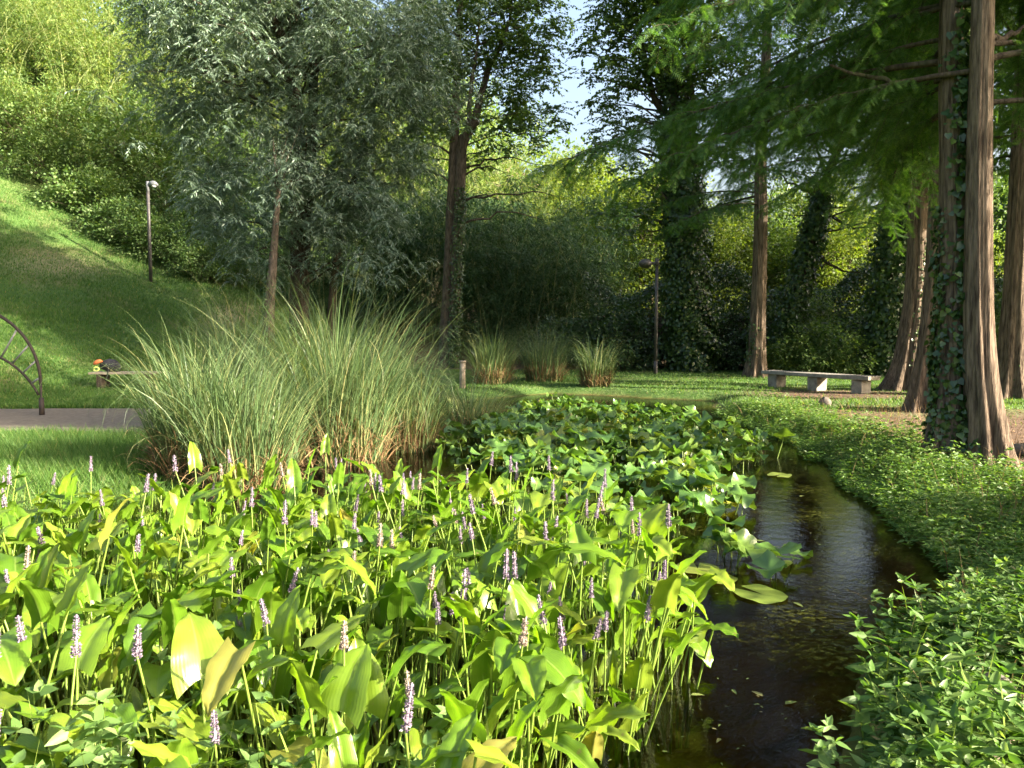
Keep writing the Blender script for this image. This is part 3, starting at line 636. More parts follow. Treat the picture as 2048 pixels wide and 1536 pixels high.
conifer('near sunlit pale trunk twinned with the ivy-hung one at its foot', [(1984, 946), (1972, 850), (1960, 700), (1958, 400), (1966, 0)], 8.4, .19, 18, 3.9, 3.6, 25, 46, [(500, .0, .10, 2.9, 1.2, .06, .03)], .75, .15, 1.4, [(2060, 40, .3, .045)], 1.0, .3, (-.1, math.pi + .05))
conifer('trunk at the far right edge cut by the frame', [(2022, 797), (2030, 640), (2040, 400), (2048, 150)], 16.5, .30, 20, 5.0, 4.4, 26, 40, [(400, .0, .10, -.8, 1.0, .05, .03)], .9, dens=.55, frond=.19)

# ------------------------------------------------------------------ hillside bamboo and shrubs, hedge, backdrop trees
BM = {}
for i, (H, nc, sp) in enumerate(((7.5, 13, 70), (6.2, 12, 62), (4.2, 11, 46))):
    mw, ml = bamboo_mesh(40 + i, H, nc, sp); BM[i] = (mw.mesh('culms', M['culm']), ml.mesh('foliage', M['bamboo']))
mw, ml = bamboo_mesh(50, 6.0, 15, 80, .17, .8); BM['d'] = (mw.mesh('culms', M['culm']), ml.mesh('foliage', M['bamboo_shaded']))
def bamboo(kind, x, y, rz, sc, label, group):
    t = thing('bamboo_clump', label, 'bamboo', (x, y, g(x, y) - .1), group, rz, sc)
    link('culms', BM[kind][0], t); link('foliage', BM[kind][1], t, None, 'stuff'); return t
rng = random.Random(4)
def on_hill(px, y): return (px - 1024) / FPX * y
# front plumes one can tell apart
for k, (px, y, kind, sc, lab) in enumerate((
        (95, 34.5, 2, 1.1, 'low bright bamboo plume nodding over the lawn at the left edge of the thicket'),
        (215, 33.5, 2, .9, 'drooping fresh-green bamboo plume above the left lamp'),
        (150, 35.5, 1, .95, 'tall arching bamboo behind the low left plume'),
        (290, 36, 1, 1.0, 'bamboo clump behind the left lamp head'),
        (20, 37, 0, .9, 'feathery bamboo at the left edge of the photo'))):
    bamboo(kind, on_hill(px, y), y, k * 1.3, sc, lab, None)
for k in range(34):
    px = rng.uniform(-60, 560); y = rng.uniform(38, 52)
    bamboo(rng.choice((0, 0, 1)), on_hill(px, y), y, rng.uniform(0, 6.3), rng.uniform(.9, 1.35), 'sunlit yellow-green bamboo high on the slope ' + (z_ := 'at the left edge of the photo' if px < 110 else 'above the drooping plume' if px < 260 else 'above the left lamp' if px < 380 else 'behind the willow crown'), 'hillside bamboo ' + z_)
for k, (px, y, sc) in enumerate(((1075, 41, 1.15), (1120, 38.5, 1.0), (1165, 42, 1.0), (1030, 43, 1.3), (1195, 45, .9), (980, 46, 1.4), (1100, 47, 1.3), (920, 48, 1.5), (850, 47, 1.5), (780, 46, 1.5), (700, 46, 1.4), (640, 44, 1.4), (580, 46, 1.4))):
    bamboo((0, 1)[k % 2], on_hill(px, y), y, k * 2.1, sc * 1.1, 'pale sunlit bamboo rising ' + (z_ := 'behind the willow' if px < 800 else 'behind the twin trunk' if px < 1050 else 'below the sky gap'), 'sunlit bamboo ' + z_)
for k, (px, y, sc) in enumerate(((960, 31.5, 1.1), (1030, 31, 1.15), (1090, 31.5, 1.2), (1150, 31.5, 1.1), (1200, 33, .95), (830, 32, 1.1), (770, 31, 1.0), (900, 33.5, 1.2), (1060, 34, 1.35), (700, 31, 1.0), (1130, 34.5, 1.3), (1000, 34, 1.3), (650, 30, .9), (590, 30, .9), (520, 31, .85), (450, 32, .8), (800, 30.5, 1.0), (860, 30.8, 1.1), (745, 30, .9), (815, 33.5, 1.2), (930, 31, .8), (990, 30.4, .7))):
    bamboo('d', on_hill(px, y), y, k * 1.7, sc, 'drooping bamboo with leaves darkened for the shaded thicket ' + (z_ := 'behind the willow' if px < 760 else 'just left of the twin trunk' if px < 905 else 'right of the twin trunk' if px < 1080 else 'left of the globe lamp'), 'shaded bamboo ' + z_)

SH = []
for i, a in enumerate(((60, 1.7, 2.2, 240, 46, .12, .075), (61, 1.5, 1.8, 200, 44, .13, .085), (62, 2.2, 3.0, 320, 46, .11, .07))):
    mw, ml = bush_mesh(*a); SH.append((mw.mesh('stems', M['twig']), ml.mesh('foliage', M['shrub']), ml.mesh('foliage', M['sunny']), ml.mesh('foliage', M['hedge'])))
def shrub(kind, x, y, sc, rz, label, group=None, mat=1, name='shrub', cat='shrub'):
    t = thing(name, label, cat, (x, y, g(x, y) - .05), group, rz, sc); link('stems', SH[kind][0], t); link('foliage', SH[kind][mat], t, None, 'stuff'); return t
for px, y, kind, sc, lab in ((30, 36.5, 2, .8, 'rounded grey-green shrub on the slope at the left edge'), (110, 33.2, 0, .9, 'broad-leaved shrub with pale leaf tips left of the lamp'), (185, 31.6, 1, .95, 'low shrub at the corner of the lawn left of the lamp'),
        (262, 30.4, 1, .9, 'shrub hanging over the lawn just behind the lamp post'), (350, 30.2, 0, .85, 'dark shrub between the lamp and the willow'), (420, 29.8, 1, .8, 'shrub at the willow\'s left edge above the bare slope'), (60, 42, 2, 1.3, 'large shrub under the bamboo at far left'), (270, 34.5, 2, 1.0, 'tall layered shrub above the lamp head'), (390, 33, 2, 1.0, 'tall dark shrub behind the willow\'s left side'), (5, 45, 2, 1.5, 'big shrub at the top left corner')):
    shrub(kind, on_hill(px, y), y, sc, px, lab)
for k in range(22):
    px = rng.uniform(-80, 480); y = rng.uniform(34, 48); shrub(rng.choice((0, 2, 2)), on_hill(px, y), y, rng.uniform(1.0, 1.5), rng.uniform(0, 6), 'bushy understorey shrub between the bamboo ' + (z_ := 'at the left edge' if px < 100 else 'left of the lamp' if px < 280 else 'right of the lamp'), 'understorey shrubs ' + z_)

for x_, y_, sc_, lab in ((5.3, 3.9, .62, 'unseen dark bush added beyond the right edge to shade the bank'), (6.0, 5.1, .6, 'second unseen dark bush added beyond the right edge to shade the bank'), (4.6, 2.6, .4, 'low unseen bush added for shade beyond the lower right corner')):  # unseen bushes added to throw shade on the right bank
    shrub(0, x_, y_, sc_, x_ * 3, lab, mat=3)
# woods closing off the hilltop
def mass(name, n, fx, L, W, mat, seed, label, cat='woods'):
    r = np.random.default_rng(seed); mb_ = MB(); P = fx(r, n)
    cards(mb_, P, rand_dirs(r, len(P)), r.normal(size=(len(P), 3)) * .6 + [0, -.2, 1], L * r.uniform(.6, 1.3, len(P)), W * r.uniform(.6, 1.3, len(P)), 'diamond')
    o = mb_.build(name, M[mat], kind='stuff'); o['label'] = label; o['category'] = cat; return o
def hill_woods(r, n):
    x = r.uniform(-62, 9, n); y = r.uniform(50, 74, n); k = 90; cx, cyy = r.uniform(-62, 9, k), r.uniform(50, 74, k)
    i = r.integers(0, k, n); d = rand_dirs(r, n); q = r.uniform(.5, 1, n)[:, None]
    R = np.array([4.2, 4.2, 6.5]); P = np.stack([cx[i], cyy[i], np.zeros(n)], -1) + d * q * R
    P[:, 2] += hgt(cx[i], cyy[i]) + 4.5 - np.maximum(0, cx[i] + 10) * .12; return P
mass('hilltop_woods', 70000, hill_woods, .42, .26, 'shrub', 70, 'dense woodland closing the top of the left hillside')
def dist_woods(r, n):
    k = 420; cx, cyy = r.uniform(45, 210, k), r.uniform(125, 230, k); i = r.integers(0, k, n); d = rand_dirs(r, n); q = r.uniform(.6, 1, n)[:, None]
    P = np.stack([cx[i], cyy[i], np.zeros(n)], -1) + d * q * np.array([5, 5, 4.5]); P[:, 2] += hgt(cx[i], cyy[i]) + 3; return P
mass('distant_woods', 60000, dist_woods, 1.1, .8, 'shrub', 71, 'wooded hill far off at the right edge')

# dark clipped hedge behind the clearing
def build_hedge():
    r = np.random.default_rng(80); mb_ = MB(); n = 42000
    u = r.uniform(0, 1, n); x = 2.6 + 24 * u; yc = 28.6 + .6 * np.sin(x * .5) - .1 * (x - 10) * (x > 10); h = 2.9 + .35 * np.sin(x * 1.1) + .2 * np.sin(x * 2.7)
    a = r.uniform(-.2, math.pi * .62, n); sgn = 1
    rr = 1 + .12 * np.sin(x * 3 + a * 4) + r.normal(0, .07, n)
    P = np.stack([x, yc - .8 * np.cos(a) * rr, np.where(a < .9, r.uniform(0, 1, n) * h, h * (.85 + .15 * np.sin(a)) * (1 + .05 * r.normal(size=n)))], -1)
    P[:, 2] += .1
    D = r.normal(size=(n, 3)) * .6 + [0, -.3, -.5]; cards(mb_, P, D, r.normal(size=(n, 3)) * .5 + [0, -1, .5], .11 * r.uniform(.6, 1.3, n), .08, 'diamond')
    mc = MB(); xs = np.linspace(2.8, 26.4, 40); ycs = 28.6 + .6 * np.sin(xs * .5) - .1 * (xs - 10) * (xs > 10)
    tube(mc, np.stack([xs, ycs + .1, np.full(40, 1.25)], -1), np.full(40, .62), 8, mod=lambda t, a, p: 1 + .9 * np.abs(np.cos(a)) * 1.0 + .1 * np.sin(9 * t * 6 + a * 3))
    t = thing('hedge', 'long dark evergreen hedge closing the clearing behind the bench', 'hedge', (14, 28.6, .1))
    mb_.build('foliage', M['hedge'], t, (14, 28.6, .1), kind='stuff'); mc.build('branches', M['bark_dark'], t, (14, 28.6, .1))
build_hedge()
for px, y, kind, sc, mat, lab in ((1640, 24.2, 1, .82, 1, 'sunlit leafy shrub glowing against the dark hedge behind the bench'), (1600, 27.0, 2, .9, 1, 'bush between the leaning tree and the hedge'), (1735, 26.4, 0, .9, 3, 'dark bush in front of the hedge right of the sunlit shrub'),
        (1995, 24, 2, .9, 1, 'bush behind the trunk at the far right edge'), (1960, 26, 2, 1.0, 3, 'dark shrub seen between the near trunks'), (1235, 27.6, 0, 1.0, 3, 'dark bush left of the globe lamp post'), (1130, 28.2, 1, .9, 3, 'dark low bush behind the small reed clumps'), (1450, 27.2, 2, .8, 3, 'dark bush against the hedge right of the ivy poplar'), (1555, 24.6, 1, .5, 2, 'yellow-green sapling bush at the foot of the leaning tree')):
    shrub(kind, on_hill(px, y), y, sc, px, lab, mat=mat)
TR = []
for i, a in enumerate(((90, 9.0, 3.4, 1.6, 420, 60, .17, .11, 'diamond', .2, .55), (91, 8.0, 3.0, 1.2, 360, 60, .16, .11, 'diamond', .18, .5), (92, 13.0, 4.2, 2.5, 560, 60, .18, .12, 'diamond', .26, .6), (93, 19.0, 3.6, 9.0, 620, 50, .2, .13, 'diamond', .3, .7), (94, 12.5, 2.6, 4.6, 420, 44, .15, .10, 'diamond', .2, .6))):
    mw, ml = tree_mesh(*a); TR.append((mw.mesh('trunk', M['bark_grey']), ml.mesh('crown', M['sunny']), ml.mesh('crown', M['poplar'])))
def back_tree(kind, x, y, sc, rz, mat, label, group=None):
    t = thing('broadleaf_tree', label, 'tree', (x, y, g(x, y)), group, rz, sc); link('trunk', TR[kind][0], t); link('crown', TR[kind][mat], t, None, 'stuff'); return t
for k, (px, y, kind, sc, mat, lab) in enumerate(((1285, 36, 1, .95, 1, 'yellow-green sunlit tree behind the globe lamp'), (1245, 41, 0, 1.0, 1, 'sunlit tree behind the hedge left of the globe lamp'), (1440, 37, 0, .8, 1, 'sunlit tree between the ivy poplar and the straight reddish trunk'), (1510, 40, 1, .95, 2, 'green tree behind the straight reddish trunk'),
        (1585, 38, 0, .75, 2, 'green tree behind the leaning trunk'), (1670, 35, 1, .85, 1, 'bright yellow-green tree behind the hedge right of the leaning trunk'), (1735, 36, 0, .75, 1, 'bright yellow-green tree left of the dark ivy trunk'), (1890, 36, 1, .8, 2, 'green tree behind the near trunks'), (1990, 34, 1, .62, 1, 'small sunlit tree seen right of the pale near trunk'), (2060, 36, 0, .6, 2, 'tree at the far right edge behind the hedge'), (1360, 42, 0, .85, 2, 'green tree behind the ivy-sleeved poplar'),
        (1150, 46, 0, 1.0, 1, 'sunlit tree at the foot of the sky gap'))):
    back_tree(kind, on_hill(px, y), y, sc, k * 1.9, mat, lab)
# unseen trees added beyond the right edge so their shade falls into the picture
for k, (x, y, kind, sc) in enumerate(((17, 12.5, 3, .88), (17.5, 5.2, 3, .9), (17, 23, 2, 1.0), (22.5, 23.5, 2, 1.3), (24, 19.5, 2, 1.3), (10.8, 7.3, 4, 1.25), (15.5, 16.9, 4, 1.45))):
    back_tree(kind, x, y, sc, k * 2.3, 2, 'tall unseen green tree added beyond the right edge for its shade', 'added shade trees beyond the right edge')

# ------------------------------------------------------------------ tall reed-like grass clumps
def reed(label, x, y, R, H, n, seed, lean=(.02, .35), straw=.2, dirs=None):
    r = np.random.default_rng(seed); z = max(g(x, y), -.1) - .02; t = thing('reed_grass_clump', label, 'reed clump', (x, y, z), 'tall reed grass clumps round the pond')
    mb_, ms = MB(), MB()
    rr = R * np.sqrt(r.uniform(0, 1, n)); a = r.uniform(0, 2 * math.pi, n); P = np.stack([rr * np.cos(a), rr * np.sin(a), np.zeros(n)], -1)
    az = a + r.normal(0, .7, n); L = H * 1.42 * r.beta(4, 1.8, n) * r.uniform(.75, 1.1, n); out_ = rr / R
    ribbons(mb_, P, az, L, r.uniform(.010, .020, n), lean[0] + (lean[1] - lean[0]) * out_ * r.uniform(.3, 1.2, n), r.uniform(.9, 3.8, n) * (.55 + .45 * out_), 12, power=2.6, twist=r.normal(0, .6, n))
    k = int(n * straw * 2.2); rr = R * 1.12 * np.sqrt(r.uniform(0, 1, k)); a = r.uniform(0, 2 * math.pi, k); P = np.stack([rr * np.cos(a), rr * np.sin(a), r.uniform(0, .22, k) * H], -1)
    ribbons(ms, P, a + r.normal(0, 1, k), H * r.uniform(.15, .42, k), r.uniform(.012, .024, k), r.uniform(.05, .9, k), r.uniform(.3, 3.0, k), 6, twist=r.normal(0, .8, k))
    mb_.build('blades', M['reed'], t, kind='stuff'); ms.build('dry_leaves', M['straw'], t, kind='stuff'); return t
reed('leftmost tall reed clump arching left over the path', -3.28, 8.35, .40, 1.5, 1080, 101, (.02, .26), straw=.35)
reed('reed clump at the pond edge just right of the leftmost one', -2.75, 8.15, .45, 1.55, 1080, 102, straw=.4)
reed('tallest reed clump in front of the silver willow', -2.15, 9.8, .55, 2.08, 1872, 103, straw=.3)
reed('right-hand tall reed clump above the lily leaves', -1.5, 10.6, .42, 1.5, 1080, 104, straw=.35)
reed('bluish reed clump at the back left of the tall reeds', -3.9, 11.6, .5, 2.0, 864, 105, straw=.25)
reed('low reed clump trailing into the pond beside the lily leaves', -.75, 13.0, .5, 1.05, 504, 109, (.2, .7), straw=.25)
reed('small far reed clump with straw-coloured base right of the wooden post', -.5, 20.4, .42, 1.5, 648, 106, straw=.6)
reed('small far reed clump second from the wooden post', .85, 21.2, .45, 1.5, 576, 107, straw=.5)
reed('small far reed clump alone nearest the globe lamp', 2.05, 19.6, .33, 1.25, 576, 108, straw=.5)

# ------------------------------------------------------------------ pickerelweed
def pick_leaf(seed):
    r = random.Random(seed); mb_ = MB()
    h = r.uniform(.38, .84); L = r.uniform(.135, .222); Wd = L * r.uniform(.25, .40); fold = r.choice((r.uniform(.15, .5), r.uniform(.4, 1.1))); lobe = r.uniform(.12, .24)
    e0 = math.radians(r.choice((r.uniform(55, 90), r.uniform(50, 88), r.uniform(45, 80), r.uniform(20, 55), r.uniform(-30, 25)))); bend = r.uniform(.1, .9); curl = r.uniform(-.3, .3)
    # stalk
    n = 7; t = np.linspace(0, 1, n); lean = r.uniform(.02, .14)
    C = np.stack([lean * h * t ** 2, r.uniform(-.02, .02) * np.sin(t * 3), h * t], -1)
    tube(mb_, C, np.linspace(.0065, .0038, n), 6, m=1, cap=False)
    rows, cols = 11, 9; u = np.linspace(0, 1, rows) ** .9; v = np.linspace(-1, 1, cols)
    f = (1 - u) ** .78 * (u + .16) ** .36; f = f / f.max(); f[-1] = .0
    ang = e0 - bend * u; du = np.diff(u, prepend=0) * L
    cx = np.cumsum(np.cos(ang) * du); cz = np.cumsum(np.sin(ang) * du)
    tx, tz = np.cos(ang), np.sin(ang)
    w = (f * Wd)[:, None]; av = np.abs(v)[None]
    along = -lobe * L * (av ** 1.6) * ((1 - u) ** 3)[:, None]
    up = fold * av * w * (1 - .4 * av) - .10 * w * av ** 2 + curl * w * v[None] * u[:, None] * .6 + .006 * np.sin(u[:, None] * 17 + v[None] * 3 + seed) * av
    side = v[None] * w * (1 - .22 * fold)
    base = C[-1]
    X_ = base[0] + cx[:, None] + along * tx[:, None] - up * tz[:, None]; Z_ = base[2] + cz[:, None] + along * tz[:, None] + up * tx[:, None]; Y_ = base[1] + side
    ii = np.arange(cols - 1)[None] + (np.arange(rows - 1) * cols)[:, None]
    mb_.add(np.stack([X_, Y_, Z_], -1), quads=np.stack([ii, ii + 1, ii + cols + 1, ii + cols], -1).reshape(-1, 4), m=0)
    me = mb_.mesh('leaf', [M['pickerel'], M['stalk']]); uv = np.zeros((len(me.vertices), 3), np.float32); uv[-rows * cols:, 0] = np.repeat(u, cols); uv[-rows * cols:, 1] = np.tile(v, rows)
    at_ = me.attributes.new('blade', 'FLOAT_VECTOR', 'POINT'); at_.data.foreach_set('vector', uv.ravel()); return me, h
PL = [pick_leaf(200 + i) for i in range(44)]
def spike_mesh(seed, mat):
    r = np.random.default_rng(seed); mb_ = MB(); h = r.uniform(.78, 1.06); n = 8; t = np.linspace(0, 1, n)
    lx, ly = r.normal(0, .055, 2); C = np.stack([lx * t ** 2, ly * t ** 2, h * t], -1); tube(mb_, C, np.linspace(.006, .0042, n), 6, m=1, cap=False)
    Ls = r.uniform(.085, .135); k = 190; s = r.uniform(0, 1, k); a = r.uniform(0, 2 * math.pi, k); R = .0105 * (1 - .55 * s) + .002
    o = np.stack([np.cos(a), np.sin(a), np.zeros(k)], -1); P = C[-1] + o * R[:, None] * .6 + np.stack([0 * s, 0 * s, (s - .05) * Ls], -1)
    D = o + np.stack([0 * s, 0 * s, r.uniform(-.2, .9, k)], -1); ln = r.uniform(.008, .0145, k) * (1 - .35 * s)
    cards(mb_, P, D, r.normal(size=(k, 3)) + [0, 0, .5], ln, ln * .75, 'diamond', 0)
    tube(mb_, np.stack([np.zeros(5) + C[-1][0], np.zeros(5) + C[-1][1], C[-1][2] + np.linspace(0, Ls, 5)], -1), np.linspace(.0065, .003, 5), 6, m=0)
    return mb_.mesh('flower_spike', [mat, M['stalk']])
SPK = [spike_mesh(300 + i, M['spike'] if i % 4 else M['spike_pale']) for i in range(10)]
STAND = np.array([(-5.2, 6.0), (-4.2, 6.3), (-3.3, 6.0), (-2.5, 6.1), (-1.6, 6.7), (-.4, 6.7), (.55, 5.7), (.86, 4.7), (.86, 3.9), (.72, 3.35), (.36, 2.95), (.05, 2.3), (0, 1.55), (-2.2, 1.5), (-3.2, 2.6), (-5.2, 4.8)])
pick_rng = np.random.default_rng(77)
def place_pickerel():
    r = pick_rng; pts = []; tries = 0
    while len(pts) < 285 and tries < 20000:
        tries += 1; x, y = r.uniform(-5.2, 1.4), r.uniform(1.5, 6.6)
        if poly_sd(np.array([x]), np.array([y]), STAND)[0] > -.06: continue
        if any((x - a) ** 2 + (y - b) ** 2 < .235 ** 2 for a, b in pts): continue
        if abs(x) > y * .68 + .5: continue
        if y < 2.75 and x < -.45 and r.uniform() < .6: continue
        pts.append((x, y))
    for x, y in pts:
        nsp = int(r.choice((0, 1, 2), p=(.18, .42, .40) if (x > -1.0 and 2.8 < y < 5.6) else (.60, .34, .06))); pale = r.uniform() < .2
        if y < 2.6: zone = 'among the mint-like plants at the near left' if x < -.45 else 'at the near edge below the middle'
        elif x > .25 and y < 4.8: zone = 'on tall stalks standing at the open channel'
        elif y > 4.9: zone = 'below the leftmost reed clump' if x < -2.3 else 'below the tallest reed clump' if x < -.9 else 'beside the round lily leaves'
        elif x < -1.9: zone = 'in the bright stand near the left edge'
        elif y > 3.7: zone = 'in the sunlit middle of the stand'
        elif x < -.8: zone = 'behind the mint-like plants in the left foreground'
        else: zone = 'just behind the nearest big leaves in the middle'
        fl = 'without a flower' if nsp == 0 else ('with one ' if nsp == 1 else 'with two ') + ('faded pale' if pale else 'lilac') + (' spike' if nsp == 1 else ' spikes')
        lab, grp = f'pickerelweed {fl} {zone}', f'pickerelweed {zone}'
        z = min(g(x, y), -.05); t = thing('pickerelweed', lab, 'water plant', (x, y, z), grp)
        k = int(r.integers(9, 13)); near = 1.0
        for j in range(k):
            me, h = PL[int(r.integers(len(PL)))]; o = link('leaf', me, t)
            a = r.uniform(0, 2 * math.pi) if r.uniform() < .45 else r.normal(-.5, .9); d = .13 * math.sqrt(r.uniform())
            o.location = (d * math.cos(a + 1), d * math.sin(a + 1), 0); tl = r.uniform(.0, .26)
            s = r.uniform(.8, 1.12) * (.72 if j > k - 3 else 1)
            s *= 1.1 if 2.3 < y < 4.2 else 1.0
            o.rotation_euler = (Matrix.Rotation(a, 3, 'Z') @ Matrix.Rotation(tl, 3, 'Y')).to_euler(); o.scale = (s, s, s)
        if nsp:
            for q in range(nsp):
                o = link('flower_spike', SPK[int(r.choice((0, 4, 8) if pale else (1, 2, 3, 5, 6, 7, 9)))], t); a = r.uniform(0, 6.28); o.location = (.1 * math.cos(a), .1 * math.sin(a), .0); s = r.uniform(.78, 1.0)
                o.rotation_euler = (r.normal(0, .12), r.normal(0, .12), a); o.scale = (s, s, s)
    # bare stalks crowding the water line, too many to count
    n = 2600; xs, ys = r.uniform(-5, 1.4, n), r.uniform(1.5, 6.5, n); ok = (poly_sd(xs, ys, STAND) < -.02) & (np.abs(xs) < ys * .7 + .4); xs, ys = xs[ok], ys[ok]; n = len(xs); ms = MB()
    zb = np.minimum(hgt(xs, ys), -.05)
    ribbons(ms, np.stack([xs, ys, zb], -1), r.uniform(0, 6.28, n), r.uniform(.5, .85, n), r.uniform(.008, .013, n), r.uniform(0, .22, n), r.uniform(0, .35, n), 4, taper=6, twist=r.uniform(-1.5, 1.5, n))
    o = ms.build('pickerelweed_stalks', M['stalk'], kind='stuff'); tag(o, 'crowd of pale green stalks rising from the water under the pickerelweed leaves', 'stalks')
place_pickerel()

# ------------------------------------------------------------------ lily leaves
def lily_leaf(seed, floating=False):
    r = random.Random(seed); mb_ = MB(); R = r.uniform(.15, .165) if floating else r.uniform(.10, .15); h = 0 if floating else r.uniform(.26, .42)
    rings, seg = 6, 26; gap = .16; a = np.linspace(gap, 2 * math.pi - gap, seg)
    cup = r.uniform(-.25, .5); tilt = 0 if floating else r.uniform(-.4, .3); wav = 0.006 if floating else .03
    V_ = [(0, 0, 0)]
    for k in range(1, rings + 1):
        q = k / rings; rr = R * q * (1 + .08 * np.cos(a)) * np.where(q > .2, 1, 1)
        z = (0 if floating else cup * R * q ** 2 * .6 + .12 * R * q * np.abs(np.sin(a)) ) + wav * q ** 2 * np.sin(a * 3 + seed) + wav * .5 * q ** 3 * np.sin(a * 7 + seed * 2)
        V_ += list(np.stack([rr * np.cos(a), rr * np.sin(a) * .92, np.broadcast_to(z, a.shape)], -1))
    V_ = np.array(V_); c, s_ = math.cos(tilt), math.sin(tilt)
    V_ = np.stack([V_[:, 0] * c + V_[:, 2] * s_, V_[:, 1], -V_[:, 0] * s_ + V_[:, 2] * c], -1); V_[:, 2] += h + (.006 if floating else 0)
    tr_ = [(0, 1 + j, 2 + j) for j in range(seg - 1)]; qd = []
    for k in range(rings - 1):
        b0 = 1 + k * seg; qd += [(b0 + j, b0 + seg + j, b0 + seg + j + 1, b0 + j + 1) for j in range(seg - 1)]
    mb_.add(V_, tris=tr_, quads=qd, m=0)
    if not floating:
        t = np.linspace(0, 1, 5); lx = r.uniform(-.08, .08); tube(mb_, np.stack([lx * (1 - t), 0 * t, h * t - .0], -1), np.linspace(.006, .004, 5), 5, m=1, cap=False)
    return mb_.mesh('leaf', [M['floating'] if floating else M['lily'], M['stalk']])
LL_ = [lily_leaf(400 + i) for i in range(20)]
LPOLY = np.array([(.6, 15.3), (2.0, 14.4), (3.2, 12.3), (3.2, 10.2), (2.4, 8.4), (1.75, 6.8), (1.3, 5.9), (1.2, 5.8), (.6, 7.0), (-.1, 8.2), (-.75, 10.2), (-.6, 12.5)])
def place_lilies():
    r = np.random.default_rng(88); pts = []; tries = 0
    while len(pts) < 128 and tries < 6000:
        tries += 1; x, y = r.uniform(-.9, 3.5), r.uniform(5.5, 15.3)
        if poly_sd(np.array([x]), np.array([y]), LPOLY)[0] > .0: continue
        if any((x - a) ** 2 + (y - b) ** 2 < .25 ** 2 for a, b in pts): continue
        pts.append((x, y))
    pts += [(1.7, 5.55), (1.62, 5.3)]
    for x, y in pts:
        if y < 5.6: zone = 'standing alone in the open channel'
        elif y < 7.3: zone = 'next to the pickerelweed at the channel side' if x > 1.6 else 'next to the pickerelweed on the reed side'
        elif y > 13: zone = 'at the far end near the small reed clumps' if x < 1.3 else 'at the far end near the clearing shore'
        elif x < .4: zone = 'close under the right-hand reed clump'
        elif x > 2.3: zone = 'along the edge of the open channel'
        elif y > 10: zone = 'in the far half of the leafy raft'
        else: zone = 'in the near half of the leafy raft'
        lab, grp = f'pond lily with raised round leaves {zone}', f'pond lilies {zone}'
        t = thing('pond_lily', lab, 'water plant', (x, y, -.15), grp)
        for j in range(int(r.integers(6, 9)) if y > 5.5 else 3):
            o = link('leaf', LL_[int(r.integers(len(LL_)))], t); a = r.uniform(0, 6.28); d = .30 * math.sqrt(r.uniform()); o.location = (d * math.cos(a), d * math.sin(a), r.uniform(-.06, .06) - (.08 if y < 5.5 else 0))
            s = r.uniform(.75, 1.15); o.scale = (s, s, s); o.rotation_euler = (r.normal(-.05, .2), r.normal(0.12, .22), r.uniform(0, 6.28))
place_lilies()
for i, (px, py, d, sc, rz, lab) in enumerate(((1524, 1196, 4.78, 1.1, 2.2, 'yellow-green lily pad with a notch floating on open water'), (1547, 1134, 5.45, .85, .6, 'browned lily pad floating beyond the notched one'), (1395, 1150, 5.3, 1.0, 1.4, 'half-hidden lily pad floating beside the pickerelweed stalks'), (1440, 1165, 5.1, .8, 3.4, 'small lily pad floating right beside the half-hidden pad'), (1560, 948, 8.7, .9, 4.0, 'far lily pad floating where the channel narrows'))):
    p_ = at(px, py, d); o = link('lily_pad', lily_leaf(450 + i, True), None, (p_[0], d, .003)); o.rotation_euler = (0, 0, rz); o.scale = (sc,) * 3; tag(o, lab, 'lily pad')

# ------------------------------------------------------------------ street furniture
def lathe(mb_, prof, c, seg=20, m=0, sq=(1, 1)):
    prof = np.array(prof); a = np.arange(seg) / seg * 2 * math.pi; k = len(prof)
    V_ = np.stack([c[0] + prof[:, 0:1] * np.cos(a) * sq[0], c[1] + prof[:, 0:1] * np.sin(a) * sq[1], c[2] + np.repeat(prof[:, 1:2], seg, 1)], -1)
    i = np.arange(k - 1)[:, None] * seg; j = np.arange(seg)[None]; j2 = (j + 1) % seg
    mb_.add(V_, quads=np.stack([i + j, i + j2, i + seg + j2, i + seg + j], -1).reshape(-1, 4), m=m)
def left_lamp():
    p_ = at(302, 571, 27.5); z = g(p_[0], 27.5); H = 3.42; t = thing('street_lamp', 'grey lamp post with small hooded head on the grassy slope', 'lamp', (p_[0], 27.5, z - .05))
    a = MB(); tube(a, [(0, 0, 0), (0, 0, H * .55), (0, 0, H * .9)], [.06, .055, .05], 12); a.build('pole', M['steel_dark'], t)
    a = MB(); tube(a, [(0, 0, H * .9), (0, 0, H * .955), (0, 0, H)], [.052, .052, .052], 12); a.build('collar', M['steel_grey'], t)
    a = MB(); u = np.linspace(0, 1, 9); tube(a, np.stack([.05 + .30 * u, 0 * u, H - .07 - .05 * u ** 2], -1), .02 + .085 * np.sin(u * math.pi * .85 + .35), 12); a.build('lamp_head', M['steel_grey'], t)
    a = MB(); lathe(a, [(.001, 0), (.08, 0), (.07, -.04), (.03, -.06), (.001, -.062)], (.21, 0, H - .14)); a.build('lens', M['lens'], t)
left_lamp()
